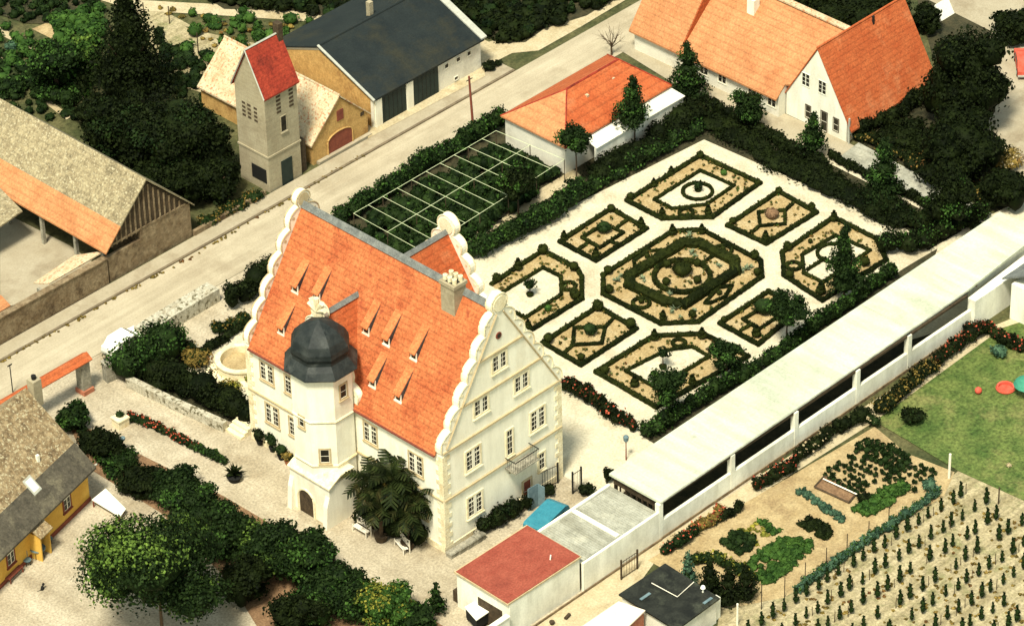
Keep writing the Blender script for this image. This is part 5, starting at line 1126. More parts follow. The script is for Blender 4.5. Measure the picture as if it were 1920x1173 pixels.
# flower row, planter and agave pot in the drive
q = G(226, 797); t = thing('stone_planter', 'pale stone planter block at the upper end of the flower row', 'planter', q)
mb = MB(); mb.prism([(q[0]-.45, q[1]-.4), (q[0]+.45, q[1]-.45), (q[0]+.5, q[1]+.4), (q[0]-.4, q[1]+.45)], 0, .75); mb.prism([(q[0]-.5, q[1]-.46), (q[0]+.5, q[1]-.5), (q[0]+.55, q[1]+.46), (q[0]-.46, q[1]+.5)], .62, .72); mb.build('block', 'stone_trim', t)
leaves('plants', [(q[0]+.1, q[1]+.1, .85, .4, .4, .22)], 'leaf_dark', t, dens=40, size=.12)
hedge([(245,785),(285,800),(330,825),(360,838)], .75, .55, 'leaf_dark', 'flower_border', 'upper stretch of flower border with red blooms in the pale drive', m2='flower_red', cat='flower bed')
hedge([(368,842),(395,855),(422,868)], .75, .5, 'leaf_dark', 'flower_border', 'lower stretch of dark flower border next to the agave pot', m2='leaf_mid', cat='flower bed')
def spiky(px, r, h, label, name='agave', pot=True, mt='palm', n=22, potm='rubber'):
    x, y, _ = G(*px); t = thing(name, label, 'potted plant' if pot else 'plant', (x, y, 0)); z0 = .0
    if pot:
        mb = MB(); mb.lathe((x, y), [(r*.45, 0), (r*.6, h*.32), (r*.66, h*.34), (r*.66, h*.4), (r*.5, h*.4)], 16); mb.build('pot', potm, t); z0 = h*.4
    mb = MB()
    for k in range(n):
        a = k*2.4; e = rng.uniform(.25, 1.35); l = r*rng.uniform(.9, 1.35); d = np.array([math.cos(a)*math.cos(e), math.sin(a)*math.cos(e), math.sin(e)]); nn = np.array([-math.sin(a), math.cos(a), 0])*r*.09; o = np.array([x, y, z0])
        p1 = o+d*l*.5; p2 = o+d*l+np.array([0, 0, -l*.28*math.cos(e)]); mb.add([o-nn*.6, o+nn*.6, p1+nn*1.2, p2, p1-nn*1.2], [(0,1,2,3,4)])
    mb.build('leaves', mt, t); return t
spiky((440,900), .85, 1.1, 'large agave in a round dark tub at the end of the flower row', n=34)
spiky((297,806), .35, .5, 'small spiky plant rising from the upper flower border', pot=False, mt='leaf_mid')
spiky((358,838), .35, .5, 'small spiky plant rising from the middle of the flower border', pot=False, mt='leaf_mid')
# potted plants along the foot of the manor, left of the tower
for i, (px, py, r, h, m_, lb) in enumerate(((488,832,16,1.0,'leaf_black','first dark potted shrub beside the stone steps'),(512,845,14,1.3,'leaf_dark','tall potted shrub with a bare stem, second from the steps'),(528,860,15,.9,'leaf_dark','bushy potted plant under the small manor window'),(541,870,13,.7,'leaf_rust','rusty potted plant third from the tower portal'),(553,880,13,.8,'leaf_black','dark potted plant closest to the tower portal'))):
    x, y, _ = G(px, py); t = thing('potted_shrub', lb, 'potted plant', (x, y, 0), 'potted plants along the manor wall'); mb = MB(); mb.lathe((x, y), [(.2, 0), (.27, .34), (.3, .34), (.3, .4), (.2, .4)], 12); mb.build('pot', 'terracotta' if i == 3 else 'rubber', t)
    leaves('foliage', [(x, y, .4+h*.45, r/26., r/26., h*.5)], m_, t, dens=40, size=.14, core=.7)
# lanterns
def lantern(px, py_top, label):
    x, y, _ = G(*px); h = solve_z(x, y, py_top); t = thing('lantern', label, 'lamp', (x, y, 0)); mb = MB(); mb.tube([(x, y, 0), (x, y, h*.74)], .05, 7, .035); mb.build('pole', 'wood_red', t)
    mb = MB(); mb.lathe((x, y), [(.1, h*.74), (.17, h*.78), (.2, h*.93), (.05, h), (.02, h+.03)], 8); mb.build('lamp_head', 'blue_grey', t)
lantern((1174, 862), 815, 'green headed lantern on a thin post at the court beside the arcade')
lantern((232, 845), 818, 'short slim garden lantern on the pale drive')
railing('iron_railing', 'low iron railing leading from the arcade corner', 'railing', G(1138, 905), G(1150, 900), .8, 'iron', 4)
bush((1140, 905), 22, 1.5, 'leaf_black', 'shrub', 'slim dark shrub at the near corner of the arcade')
bush((1100, 925), 40, .7, 'leaf_black', 'shrub', 'low dark shrub between the gate leaf and the carport')
hedge([(905,1000),(940,980),(985,955)], 1.1, 1.3, 'leaf_black', 'shrub_border', 'dark shrub border below the manor front windows', cat='shrub', m2='leaf_dark')
bush((1028, 925), 40, .6, 'leaf_black', 'shrub', 'low dark shrub behind the blue van')
bush((897, 1008), 25, .6, 'stone_grey', 'rock_mound', 'grey rockery mound at the end of the stone troughs', 'rockery')

# ================================================================== TREES
# garden trees round the parterre: (foot, crown centre, width, height, material, label)
for base, cc, w_, h_, m_, lb, cone in (
 ((1474,652),(1482,582),92,92,'leaf_dark','round crowned tree on a thin bare trunk beside the square bed near the arcade',0),
 ((1362,712),(1360,665),74,68,'leaf_dark','low round tree at the arcade hedge, nearest to the round crowned tree',0),
 ((1252,790),(1254,727),84,100,'leaf_dark','full green tree at the near corner of the parterre by the lantern court',0),
 ((1582,560),(1580,488),80,122,'leaf_dark','tall narrow dark tree standing over the right hand parterre bed',1),
 ((1288,186),(1288,132),86,108,'leaf_dark','dark conical tree in front of the long pale orange roof',1),
 ((1404,242),(1404,196),80,90,'leaf_dark','bushy small tree in the middle of the paved court',0),
 ((1524,296),(1521,248),62,76,'leaf_dark','slender young tree before the white gable wall',1),
 ((1655,378),(1654,316),80,108,'leaf_dark','tall young tree beside the concrete path right of the gabled house',1),
 ((1780,440),(1776,374),115,130,'leaf_black','broad blackish tree above the far end of the arcade',0),
 ((1190,278),(1182,192),80,96,'leaf_dark','dark tree standing before the orange hipped roof near the canopy',1),
 ((1081,345),(1077,266),76,92,'leaf_dark','dark tree at the right corner of the vine trellis',0),
 ((972,412),(971,346),84,100,'leaf_black','dark tree growing through the front edge of the vine trellis',0)):
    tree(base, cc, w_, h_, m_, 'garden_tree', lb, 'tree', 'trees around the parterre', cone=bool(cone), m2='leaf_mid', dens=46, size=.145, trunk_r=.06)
# bare tree by the road
x, y, _ = G(1147, 103); t = thing('bare_tree', 'small leafless tree at the road corner by the hipped building', 'tree', (x, y, 0)); mb = MB()
mb.tube([(x, y, 0), (x, y+.05, 1.1)], .09, 6, .06); br_ = []
for k in range(14):
    a = k*2.4; e = rng.uniform(.5, 1.3); l = rng.uniform(.9, 1.7); d = np.array([math.cos(a)*math.cos(e), math.sin(a)*math.cos(e), math.sin(e)]); o = np.array([x, y, rng.uniform(.7, 1.2)]); m1 = o+d*l*.6; mb.tube([o, m1, o+d*l+np.array([0,0,.15])], .035, 4, .01)
    for q in range(3): d2 = d+rng.normal(size=3)*.45; mb.tube([m1, m1+d2*l*.45], .016, 3, .006)
mb.build('branches', 'bark', t)
# dark trees, upper left
for base, cc, w_, h_, m_, lb, m2, cone in (
 ((250,190),(248,85),205,240,'leaf_black','huge black conifer rising to the upper edge, left of the grey tower',None,1),
 ((108,182),(112,120),125,110,'leaf_dark','round green tree left of the black conifer','leaf_mid',0),
 ((172,150),(165,92),70,75,'leaf_mid','bright bush-like tree between the round tree and the conifer','leaf_bright',0),
 ((240,300),(235,235),160,160,'leaf_black','dark leafy tree directly behind the lichen covered barn roof','leaf_dark',0),
 ((330,330),(325,255),190,190,'leaf_black','broad dark tree left of the grey transformer tower','leaf_dark',0),
 ((385,330),(395,270),120,130,'leaf_black','blackish tree touching the left side of the transformer tower',None,0),
 ((345,378),(350,330),130,90,'leaf_black','low black shrubby tree above the timber barn gable',None,0),
 ((405,370),(400,330),120,110,'leaf_black','black tree at the left foot of the transformer tower',None,0),
 ((300,380),(300,340),150,120,'leaf_black','black tree hard behind the ridge of the timber barn',None,0),
 ((180,230),(185,205),95,70,'leaf_black','low dark tree beyond the ridge of the lichen covered barn',None,0),
 ((20,175),(20,160),70,50,'leaf_dark','small dark tree at the far left edge above the barn roof','leaf_mid',0)):
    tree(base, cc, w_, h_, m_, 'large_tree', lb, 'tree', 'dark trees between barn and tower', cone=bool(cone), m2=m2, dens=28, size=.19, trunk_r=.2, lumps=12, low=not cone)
hedge([(385,425),(430,400),(475,375)], 1.2, .7, 'leaf_dark', 'shrub', 'low shrubs behind the roadside wall left of the tower', cat='shrub', m2='leaf_rust')
# row of trees and bushes from the gate down to the lower edge
for base, cc, w_, h_, m_, lb, m2 in (
 ((140,800),(142,795),70,62,'leaf_dark','topmost bush of the diagonal row, beside the mottled roof','leaf_mid'),
 ((182,838),(182,825),80,72,'leaf_black','second dark bush of the diagonal row from the gateway',None),
 ((222,870),(222,858),90,78,'leaf_dark','third bush of the diagonal row, beside the slim garden lantern','leaf_mid'),
 ((268,920),(268,900),95,88,'leaf_black','black bush of the row in line with the white sheet',None),
 ((330,930),(332,905),100,85,'leaf_dark','rounded bush of the row in line with the agave tub',None),
 ((365,985),(366,945),105,95,'leaf_dark','bush of the row above the crown of the big tree','leaf_mid'),
 ((305,1190),(300,1066),285,240,'leaf_dark','big leafy green tree over the gravel yard at the lower left','leaf_bright'),
 ((430,1040),(432,990),100,95,'leaf_dark','dark tree of the row right beside the big leafy tree','leaf_mid'),
 ((505,1075),(510,1020),125,115,'leaf_dark','fresh green tree of the row across from the tower portal','leaf_bright'),
 ((580,1100),(585,1042),110,105,'leaf_dark','green tree of the row across from the white bench','leaf_mid'),
 ((610,1150),(620,1105),120,100,'leaf_dark','tree of the row near the lower edge below the palms','leaf_mid'),
 ((665,1150),(668,1110),90,100,'leaf_dark','dark tree of the row left of the yellowish bush','leaf_mid'),
 ((725,1165),(728,1128),110,95,'leaf_mid','yellowish green bush at the lower end of the row','leaf_yellow'),
 ((200,858),(202,850),70,60,'leaf_black','low black bush between the second and third bush of the row',None),
 ((298,925),(300,912),80,66,'leaf_black','low black bush between the white sheet and the agave tub',None),
 ((400,1005),(400,985),90,80,'leaf_black','black bush squeezed between big leafy tree and the row',None),
 ((780,1180),(782,1158),80,60,'leaf_dark','last low bush of the row by the slim conifer','leaf_mid'),
 ((460,1130),(462,1075),90,90,'leaf_black','shaded black tree under the big tree right side',None),
 ((560,1180),(566,1140),110,90,'leaf_black','blackish tree at the lower edge behind the row',None)):
    tree(base, cc, w_, h_, m_, 'row_tree', lb, 'tree', 'row of trees along the drive', m2=m2, dens=36, size=.165, trunk_r=.1, lumps=10, low=w_ < 200)
tree((822,1150),(816,1122),40,52,'leaf_dark','young_conifer','slim young conifer on the gravel near the red garage','tree',cone=True,m2='leaf_mid')
# right side shade trees
for base, cc, w_, h_, m_, lb, m2 in (
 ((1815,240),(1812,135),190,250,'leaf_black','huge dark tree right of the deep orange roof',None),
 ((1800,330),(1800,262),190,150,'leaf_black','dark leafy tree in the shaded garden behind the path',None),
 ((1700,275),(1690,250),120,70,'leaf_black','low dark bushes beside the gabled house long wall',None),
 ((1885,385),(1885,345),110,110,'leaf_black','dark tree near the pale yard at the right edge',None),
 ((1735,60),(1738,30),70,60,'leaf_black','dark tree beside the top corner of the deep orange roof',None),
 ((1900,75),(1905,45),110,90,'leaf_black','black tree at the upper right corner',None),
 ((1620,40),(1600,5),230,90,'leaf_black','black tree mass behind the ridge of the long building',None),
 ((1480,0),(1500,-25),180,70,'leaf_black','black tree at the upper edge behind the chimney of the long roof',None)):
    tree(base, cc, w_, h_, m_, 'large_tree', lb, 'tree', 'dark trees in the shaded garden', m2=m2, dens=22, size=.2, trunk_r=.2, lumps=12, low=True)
hedge([(1620,262),(1700,300),(1790,345),(1850,375)], 2.4, .9, 'leaf_black', 'shrub', 'low dark planting with small blooms behind the concrete path', cat='shrub', m2='leaf_rust', dens=18)
hedge([(1612,258),(1680,220),(1752,178)], 1.5, 1.5, 'leaf_black', 'hedge', 'added black planting in place of shade on the long wall of the gabled house')  # added so that the wall looks dark, as if in shade
for px, c_, lb in (((1764,28),'cloth_white','white covered object under the trees at the upper right'),):
    q = G(*px); t = thing('garden_tent', 'small pale blue-white tent beside the top corner of the orange roof', 'tent', q); mb = MB(); mb.add([(q[0]-.9,q[1]-.7,0),(q[0]+.9,q[1]-.7,0),(q[0]+.9,q[1]+.7,0),(q[0]-.9,q[1]+.7,0),(q[0]-.8,q[1],1.3),(q[0]+.8,q[1],1.3)], [(0,1,5,4),(2,3,4,5),(0,4,3),(1,2,5),(0,3,2,1)]); mb.build('canvas', 'cloth_white', t)
q = G(1922, 128); t = thing('parked_car', 'small red car cut by the right edge on the pale yard', 'car', q); vehicle(t, q, .75, 3.7, 1.5, 1.35, 'cloth_red')
t = thing('garden_boat', 'bright orange flower clump on the shaded right garden', 'flowers', G(1867, 377)); t.name = 'flower_clump'
q = G(1867, 377); leaves('blooms', [(q[0], q[1], .3, .45, .4, .35)], 'flower_red', t, dens=50, size=.13)
q = G(1845, 277); t = thing('flower_clump', 'small orange flower clump below the huge dark tree', 'flowers', q); leaves('blooms', [(q[0], q[1], .3, .4, .3, .3)], 'flower_red', t, dens=50, size=.12)
bush((1885,310), 90, 1.2, 'leaf_rust', 'shrub', 'pale dry shrub at the right edge behind the shade trees', m2='flower_pale')

# palms with benches before the manor
def palm(px, pyc, r, label, nfr=19, tr=.17):
    x, y, _ = G(*px); zc = solve_z(x, y, pyc); t = thing('palm', label, 'palm', (x, y, 0), 'palms before the manor'); mb = MB()
    mb.tube([(x, y, 0), (x+.05, y, zc*.5), (x, y, zc)], tr, 8, tr*.8); mb.build('trunk', 'bark', t)
    mb = MB(); mb.lathe((x, y), [(.38, 0), (.48, .45), (.52, .5), (.4, .5)], 12); mb.build('tub', 'wood_dark', t)
    V = []
    for k in range(nfr):
        a = k*2.4+rng.uniform(-.2, .2); e = 1.35-1.75*(k/nfr)+rng.uniform(-.1, .1); L_ = r*rng.uniform(.85, 1.15); n_ = 9; dxy = np.array([math.cos(a), math.sin(a), 0.]); side = np.array([-math.sin(a), math.cos(a), 0.])
        mid = []; p = np.array([x, y, zc]); el = e
        for i in range(n_+1):
            mid.append(p.copy()); p = p+(dxy*math.cos(el)+np.array([0,0,math.sin(el)]))*L_/n_; el -= .13
        for i in range(1, n_):
            ax = mid[i+1]-mid[i]; ln = L_*.30*math.sin(math.pi*(i+1.2)/(n_+2.2))**.7
            for sg in (-1, 1):
                b = mid[i]; tp = b+side*sg*ln*rng.uniform(.85, 1.1)+ax*1.5+np.array([0,0,-ln*.3]); V += [b, b+ax*.95, tp+ax*.6, tp]
        for i in range(n_):
            V += [mid[i]+side*.035, mid[i]-side*.035, mid[i+1]-side*.03, mid[i+1]+side*.03]
    dry = MB()
    for k in range(4):
        a = rng.uniform(2.2, 5.5); d = np.array([math.cos(a), math.sin(a), 0]); sd_ = np.array([-d[1], d[0], 0])*.11; p0 = np.array([x, y, zc-.15]); p1 = p0+d*r*.35+np.array([0,0,-.1]); p2 = p0+d*r*.55+np.array([0,0,-.9]); dry.add([p0-sd_*.4, p0+sd_*.4, p1+sd_, p1-sd_], [(0,1,2,3)]); dry.add([p1-sd_, p1+sd_, p2+sd_*.6, p2-sd_*.6], [(0,1,2,3)])
    dry.build('dry_frond', 'stone_trim' if 0 else 'leaf_rust', t)
    quads_obj('fronds', np.array(V), np.arange(len(V)).reshape(-1, 4), 'palm', t); return t
palm((700,985), 905, 1.8, 'leftmost dark palm, its fronds against the tower portal')
palm((742,1000), 895, 2.0, 'tallest dark palm in the middle of the group before the manor')
palm((785,1010), 930, 1.8, 'right hand dark palm near the manor corner')
palm((715,1012), 945, 1.7, 'low palm in the front of the group beside the white bench')
palm((765,1026), 960, 1.6, 'front palm of the group nearest to the drive')
hedge([(680,980),(738,1000),(790,1020)], 1.5, 1.7, 'leaf_black', 'shrub', 'black undergrowth at the foot of the palms', cat='shrub')
def bench(p, ang, label):
    q = G(*p); f = rotf(q[:2], ang); t = thing('garden_bench', label, 'bench', q); m_ = 'white_wood'
    mb = MB(); [mb.prism([f(-.65, -.16+k*.14)[:2], f(.65, -.16+k*.14)[:2], f(.65, -.05+k*.14)[:2], f(-.65, -.05+k*.14)[:2]], .42, .45) for k in range(3)]; mb.build('seat', m_, t)
    mb = MB(); [mb.prism([f(-.65, .3)[:2], f(.65, .3)[:2], f(.65, .33)[:2], f(-.65, .33)[:2]], .52+k*.15, .6+k*.15) for k in range(4)]; mb.build('backrest', m_, t)
    for s in (-.66, .62):
        for v, h in ((-.18, .6), (.29, 1.12)): mb = MB(); mb.prism([f(s, v)[:2], f(s+.06, v)[:2], f(s+.06, v+.06)[:2], f(s, v+.06)[:2]], 0, h); mb.build('leg', m_, t)
    return t
bench((677,1000), -math.pi/2, 'pale slatted bench at the left side of the palms')
bench((752,1030), -math.pi/2-.3, 'pale slatted bench in shade in front of the palm group')

# ================================================================== FIELDS
def field_cover(name, label, px, n, m, hh, rr, size=.2, dens=11, rows=None):
    pts = np.array([G(x, y)[:2] for x, y in px]); lo, hi = pts.min(0), pts.max(0); bl = []
    def inside(p):
        c = False; k = len(pts)
        for i in range(k):
            a, b = pts[i], pts[(i+1) % k]
            if (a[1] > p[1]) != (b[1] > p[1]) and p[0] < (b[0]-a[0])*(p[1]-a[1])/(b[1]-a[1])+a[0]: c = not c
        return c
    tries = 0
    while len(bl) < n and tries < n*30:
        tries += 1; p = rng.uniform(lo, hi)
        if rows: d, sp = rows; u = p@np.array([-d[1], d[0]]); p = p+np.array([-d[1], d[0]])*(round(u/sp)*sp-u+rng.uniform(-.08, .08))
        if inside(p): h = hh*rng.uniform(.7, 1.3); r = rr*rng.uniform(.7, 1.3); bl.append((p[0], p[1], h*.45, r, r, h*.55))
    o = leaves(name, bl, m, None, dens=dens, size=size, core=.75, puffs=6); return tag(o, kind='stuff', label=label)
vp = [(300,-60),(420,18),(560,22),(640,38),(720,20),(840,30),(890,62),(940,82),(985,80),(1020,55),(1100,30),(1180,-20),(1150,-80)]
patch('vineyard_ground', vp, .05, 'dark_ground')
field_cover('vineyard_foliage', 'dark green vineyard covering the slope at the upper edge', vp, 520, 'leaf_black', .9, .75, size=.26, dens=10)
field_cover('vineyard_foliage', 'greener shoots in the dark vineyard at the upper edge', vp, 130, 'leaf_dark', 1.05, .6, size=.24, dens=8)
vl = [(-60,-60),(190,-60),(185,30),(110,45),(50,45),(-60,10)]
patch('row_field_ground', vl, .05, 'dark_ground')
field_cover('row_crop', 'dark rows of crop in the upper left corner', vl, 240, 'leaf_dark', .7, .38, size=.2, rows=((1., 0.), 1.15), dens=14)
field_cover('scrub', 'green scrub dotted along the dry strip behind the tower', [(380,40),(440,20),(640,50),(760,80),(700,125),(560,120),(420,130),(330,90)], 60, 'leaf_mid', .8, .6, size=.2)
field_cover('scrub', 'dark scrub patches beyond the barn roofs', [(330,90),(560,125),(600,150),(430,170),(400,200),(330,170),(290,60)], 50, 'leaf_dark', .8, .6, size=.2)
field_cover('scrub', 'mixed green garden plants in the plots at the left edge', [(-20,40),(60,60),(180,160),(170,190),(60,160),(-20,150)], 40, 'leaf_mid', .7, .55, size=.2)
field_cover('scrub', 'fresh green plants below the crop rows in the upper left', [(100,40),(190,20),(200,95),(150,110),(110,85)], 45, 'leaf_mid', .9, .6, size=.22)
field_cover('weeds', 'weeds along the foot of the brown roadside wall', [(0,632),(190,520),(215,498),(218,512),(190,532),(0,645)], 60, 'leaf_rust', .35, .2, size=.12)
field_cover('scrub', 'dark green plots of the upper left gardens', [(0,100),(60,115),(180,190),(160,230),(60,225),(-20,215)], 60, 'leaf_dark', .6, .5, size=.18, dens=16)
field_cover('scrub', 'low green growth between the conifer and the dry strip', [(290,60),(330,95),(440,140),(420,170),(380,160),(330,190),(300,150)], 60, 'leaf_dark', .6, .45, size=.18, dens=16)
field_cover('scrub', 'dry weedy growth scattered over the tan strip at the top', [(260,5),(440,40),(640,60),(860,75),(700,125),(560,120),(400,90)], 90, 'leaf_rust', .3, .3, size=.14, dens=16)
field_cover('scrub', 'green growth along the upper edge of the track', [(330,25),(640,60),(840,85),(760,105),(560,95),(420,70)], 45, 'leaf_mid', .6, .45, size=.16, dens=18)
field_cover('weeds', 'weeds along the kerb line opposite the manor', [(0,676),(380,468),(620,322),(700,278),(702,282),(622,327),(382,473),(0,682)], 120, 'leaf_rust', .12, .12, size=.09, dens=20)
field_cover('weeds', 'sparse weeds between the vineyard rows', [K(380,1120),K(1290,560),(1930,960),(1930,1190),(1400,1190)] if 0 else [(1430,1165),(1780,925),(1930,990),(1930,1190),(1430,1190)], 260, 'leaf_rust', .12, .14, size=.1, dens=22)
bush((20,95), 34, .8, 'leaf_blue', 'shrub', 'grey-blue round shrub in the garden plots at the left edge')
bush((918,132), 40, .8, 'leaf_black', 'shrub', 'small black shrub on the verge right of the dark roofed garages')
bush((935,124), 22, .5, 'leaf_black', 'shrub', 'tiny black shrub on the road verge')
for i, (a, b) in enumerate((((318,12),(318,45)),((370,62),(372,100)),((270,5),(270,32)))):
    x, y, _ = G(*b); z = solve_z(x, y, a[1]); t = thing('fence_post', ('second','third','first')[i]+' thin fence post from the upper edge behind the conifer', 'post', (x, y, 0)); mb = MB(); mb.tube([(x, y, 0), (x, y, z)], .05, 5); mb.build('post', 'wood_dark', t)
x, y, _ = G(888, 250); t = thing('telephone_pole', 'tall thin brown wooden pole at the near edge of the road', 'pole', (x, y, 0)); mb = MB(); mb.tube([(x, y, 0), (x-.2, y+.1, 5.2)], .11, 8, .08); mb.build('pole', 'wood_red', t); mb = MB(); mb.tube([(x-.5, y+.1, 4.9), (x+.15, y+.1, 4.9)], .04, 5); mb.build('crossarm', 'iron', t)
x, y, _ = G(24, 735); t = thing('road_sign_post', 'thin grey post at the roadside left of the gateway', 'post', (x, y, 0)); mb = MB(); mb.tube([(x, y, 0), (x, y, 2.4)], .04, 5); mb.build('pole', 'iron', t); mb = MB(); mb.box(x-.2, x+.2, y-.02, y+.02, 2.3, 2.4); mb.build('bracket', 'iron', t)

# kitchen garden
K = zs(1300, 740, 2.71)
def kpatch(name, label, pts, n, m, hh, rr, size=.13, dens=26, rows=None, soil='soil_brown'):
    p = [K(*q) for q in pts]
    return field_cover(name, label, p, n, m, hh, rr, size=size, dens=dens, rows=rows)
kpatch('vegetable_patch', 'large bright green vegetable patch near the lower conifers', [(265,880),(350,790),(470,730),(570,740),(610,770),(520,870),(380,960),(300,930)], 150, 'leaf_mid', .35, .34)
kpatch('vegetable_patch', 'dark square vegetable patch left of the bright green one', [(140,760),(205,695),(310,735),(310,775),(235,815)], 60, 'leaf_dark', .4, .3)
kpatch('vegetable_patch', 'dark rectangular vegetable patch in the middle of the plot', [(545,665),(590,635),(720,700),(670,740)], 60, 'leaf_black', .4, .3)
kpatch('vegetable_patch', 'narrow row of bluish green cabbages', [(520,500),(560,490),(770,630),(760,655),(730,640)], 70, 'leaf_blue', .35, .22)
kpatch('vegetable_patch', 'short pale green strip beside the dark square patch', [(325,645),(350,635),(440,700),(400,715)], 26, 'leaf_mid', .3, .22)
kpatch('vegetable_patch', 'long green bed below the rows of young plants', [(810,590),(900,520),(1060,450),(1090,480),(1000,560),(880,620)], 120, 'leaf_mid', .4, .3)
kpatch('vegetable_patch', 'yellowish seedling bed beside the dark square patch', [(230,690),(330,640),(380,720),(310,770)], 30, 'leaf_yellow', .15, .2, dens=12)
# rows of separate young plants, countable
vp0 = thing('young_plant', 'single young green vegetable plant in the upper rows', 'plant', (0,0,0), 'young plants in rows'); leaves('foliage', [(0,0,.2,.24,.24,.22)], 'leaf_dark', vp0, dens=60, size=.13, core=.6)
f0 = True
A0 = np.array(G(*K(910, 245))[:2]); 
e1 = (np.array(G(*K(1230, 410))[:2])-A0)/13; e2 = (np.array(G(*K(690, 400))[:2])-A0)/8
for i in range(14):
    for j in range(10):
        if rng.random() < .12 or (j > 5 and i > 7) or (j > 4 and i > 10): continue
        p = A0+e1*i+e2*j+rng.uniform(-.08, .08, 2); s_ = rng.uniform(.8, 1.4)*(1.25 if j < 4 and i < 9 else .85)
        if f0: vp0.location = (*p, .03); f0 = False
        else: dup(vp0, (*p, .03), rng.uniform(0, 6), s_)
t = thing('cold_frame', 'brown wooden cold frame with a pale bar in the kitchen garden', 'cold frame', G(*K(730, 490)))
cf = [G(*K(*p)) for p in ((615,475),(665,420),(840,495),(790,555))]
mb = MB(); mb.prism([p[:2] for p in cf], 0, .12); mb.build('soil_bed', 'soil_brown', t)
for a, b in zip(cf, cf[1:]+cf[:1]): mb = MB(); mb.tube([(a[0],a[1],.16),(b[0],b[1],.16)], .07, 4); mb.build('frame_board', 'wood_dark', t)
a, b = G(*K(660, 425), .3), G(*K(845, 510), .3); mb = MB(); mb.tube([a, b], .06, 4); mb.build('bar', 'white_wood', t)
bush(K(865, 540), 34, .7, 'leaf_black', 'shrub', 'dark round shrub beside the cold frame')
hedge([K(520, 1010), K(680, 900), K(860, 770), K(1000, 680), K(1130, 590), K(1240, 510)], .6, .75, 'leaf_blue', 'bean_row', 'long bluish green hedge row between kitchen garden and vineyard', m2='leaf_mid', dens=34, size=.13)
bush(K(1200, 480), 36, .8, 'leaf_blue', 'shrub', 'bluish shrub at the upper end of the long green row')
for i, (x_, y0_, y1_) in enumerate(((345,960,1090),(463,925,1030),(567,850,960),(675,775,860),(780,705,790),(890,640,720),(992,565,650))):
    x, y, _ = G(*K(x_, y1_)); z = solve_z(x, y, K(x_, y0_)[1]); t = thing('garden_stake', ('first','second','third','fourth','fifth','sixth','seventh')[i]+' thin dark stake, counted upward, along the kitchen garden edge', 'stake', (x, y, 0), 'stakes along the kitchen garden'); mb = MB(); mb.tube([(x, y, 0), (x, y, z)], .035, 5); mb.build('stake', 'wood_dark', t)
for i, (x_, y0_, y1_, m_, lb, r) in enumerate(((1299,300,425,'white_wood','white post at the corner of lawn and vineyard',.09),(223,1060,1170,'white_wood','white post at the lower edge beside the conifers',.07),(1550,470,555,'wood_dark','brown stake between vineyard and lawn at the right',.05))):
    x, y, _ = G(*K(x_, y1_)); z = solve_z(x, y, K(x_, y0_)[1]); t = thing('boundary_post', lb, 'post', (x, y, 0)); mb = MB(); mb.tube([(x, y, 0), (x, y, z)], r, 8); mb.build('post', m_, t)
# conifers in the bottom hedge and planting along the wall
for i, (px, py, cy_, w_, h_, lb) in enumerate(((1290,1105,1068,42,62,'blue-green conifer at the corner of the tarred shed'),(1330,1120,1085,60,70,'dark conifer second from the tarred shed'),(1365,1130,1095,60,72,'dark conifer in the middle of the lower conifer clump'),(1398,1125,1092,50,66,'dark conifer at the right end of the lower conifer clump'))):
    tree((px, py), (px, cy_), w_, h_, 'leaf_blue' if i == 0 else 'leaf_black', 'conifer', lb, 'tree', cone=True, m2=None if i else 'leaf_dark', dens=34, size=.13)
hedge([K(10,860), K(120,850), K(230,900), K(290,960)], .9, .8, 'leaf_dark', 'shrub', 'low green shrubs on top of the lower conifer clump', cat='shrub', m2='leaf_yellow')
for pts, w_, h_, m_, m2, lb in (
 ([(1245,1040),(1275,1022),(1300,1005)], .9, .8, 'leaf_dark', 'flower_red', 'shrub border with red blooms nearest the garden gate'),
 ([(1300,1000),(1330,985),(1350,965)], .8, .8, 'leaf_rust', 'flower_red', 'bright orange red flowering shrubs at the wall foot'),
 ([(1335,985),(1385,958)], .7, .7, 'leaf_black', None, 'dark shrubs right of the orange flowering ones'),
 ([(1420,920),(1450,900),(1490,880)], .9, 1.0, 'leaf_black', 'flower_red', 'dark shrub border with a few red blooms by the third arcade post'),
 ([(1495,868),(1540,835)], .9, 1.0, 'leaf_black', 'flower_pale', 'dark shrub border with pale blooms along the wall path'),
 ([(1545,828),(1590,805),(1618,788)], 1.0, 1.2, 'leaf_black', None, 'tall dark shrub border reaching the kitchen garden corner'),
 ([(1625,790),(1640,800)], .8, .7, 'leaf_dark', 'flower_pale', 'small flowering shrub with pale blooms at the lawn corner'),
 ([(1650,775),(1700,735),(1750,690)], 1.3, 1.0, 'leaf_black', 'leaf_rust', 'dark shrub border along the lawn, lower half'),
 ([(1760,680),(1800,650),(1845,618)], 1.3, 1.0, 'leaf_black', 'flower_red', 'dark shrub border with red blooms along the lawn, upper half'),
 ([(1850,618),(1885,645),(1915,660)], 1.0, .9, 'leaf_black', 'flower_red', 'dark rose hedge closing the lawn before the white house')):
    hedge(pts, w_, h_, m_, 'shrub_border', lb, cat='shrub', m2=m2, dens=36, size=.13)
bush((1712,790), 62, 1.0, 'leaf_black', 'shrub', 'large dark round shrub on the lawn near the kitchen garden', m2='leaf_dark')
bush((1873,668), 40, .9, 'leaf_blue', 'shrub', 'blue-green round shrub on the lawn before the rose hedge')
q = G(1924, 742); t = thing('parasol', 'green canvas parasol at the right edge of the lawn', 'parasol', (q[0], q[1], 0)); mb = MB(); mb.lathe(q, [(.95, 1.0), (.8, 1.25), (.45, 1.5), (.05, 1.65)], 14); mb.build('canopy', 'cloth_green', t); mb = MB(); mb.tube([(q[0], q[1], 0), (q[0], q[1], 1.65)], .03, 6); mb.build('pole', 'white_wood', t)
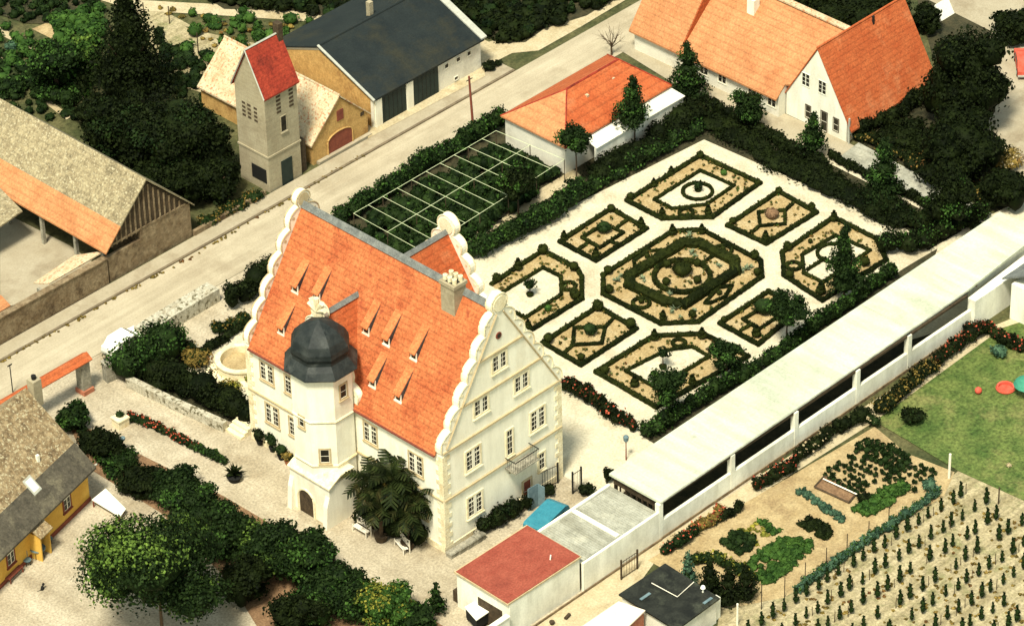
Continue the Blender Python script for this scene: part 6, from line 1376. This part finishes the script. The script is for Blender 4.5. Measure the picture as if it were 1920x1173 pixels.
q = G(1885, 730); t = thing('paddling_pool', 'bright red round paddling pool beside the green parasol', 'pool', (q[0], q[1], 0)); mb = MB(); mb.lathe(q, [(.62, 0), (.7, .15), (.62, .32), (.5, .3), (.5, .08)], 20); mb.build('rim', 'cloth_red', t)
q = G(1834, 738); t = thing('ball', 'pinkish red ball lying alone on the lawn', 'ball', (q[0], q[1], 0)); mb = MB(); mb.lathe(q, [(.02, .045)]+[(.26*math.sin(a), .3-.26*math.cos(a)) for a in np.linspace(.2, 2.95, 9)]+[(.02, .56)], 16); mb.build('body', 'cloth_red', t, smooth=True)
for px, lb in (((1638,795),'pale yellow flower tuft where lawn and kitchen garden meet'),((1892,875),'small yellow flower tuft near the right edge of the lawn')):
    q = G(*px); t = thing('flower_tuft', lb, 'flowers', q); leaves('blooms', [(q[0], q[1], .15, .25, .2, .18)], 'flower_pale', t, dens=60, size=.1)

# vineyard of young vines
vine = thing('young_vine', 'young green vine on its stake in the vineyard', 'vine', (0,0,0), 'young vines in rows')
leaves('foliage', [(0,0,.38,.19,.19,.3),(0,0,.8,.16,.16,.34),(0,0,1.15,.09,.09,.2)], 'leaf_dark', vine, dens=120, size=.10, core=.8, rag=.3)
mb = MB(); mb.tube([(0,0,0),(0,0,1.25)], .022, 4); mb.build('stake', 'wood_dark', vine); f0 = True
stk = thing('vine_stake', 'thin bare vine stake standing between the young vines', 'stake', (0,0,0), 'bare stakes in the vineyard'); mb = MB(); mb.tube([(0,0,0),(.02,0,.85)], .028, 4); mb.build('stake', 'bark', stk); f1 = True
def inpx(p):
    q = np.array([p[0], p[1], .5])-CP; return (PW/2+F*(RT@q)/(_f@q), PH/2-F*(UP@q)/(_f@q))
A0 = np.array(G(*K(350, 1115))[:2]); A1 = np.array(G(*K(1290, 520))[:2]); ea = (A1-A0)/np.linalg.norm(A1-A0); eb = np.array([ea[1], -ea[0]])
for j in range(10):
    for i in range(-12, 50):
        p = A0+ea*(i*1.08+(j % 2)*.5+rng.uniform(-.16, .16))+eb*(.8+j*1.6+rng.uniform(-.1, .1)); x, y = inpx(p)
        if not (1395 < x < 1935 and y < 1190 and y > 905): continue
        if x > 1780 and y < 905+(x-1780)*.42: continue
        s_ = rng.uniform(.75, 1.15)
        if rng.random() < .93:
            if f0: vine.location = (*p, .03); f0 = False
            else: dup(vine, (*p, .03), rng.uniform(0, 6), s_)
        if rng.random() < .55: continue
        p2 = p+ea*.6+rng.uniform(-.15, .15, 2)
        if f1: stk.location = (*p2, .03); f1 = False
        else: dup(stk, (*p2, .03), rng.uniform(0, 6), rng.uniform(.8, 1.1))
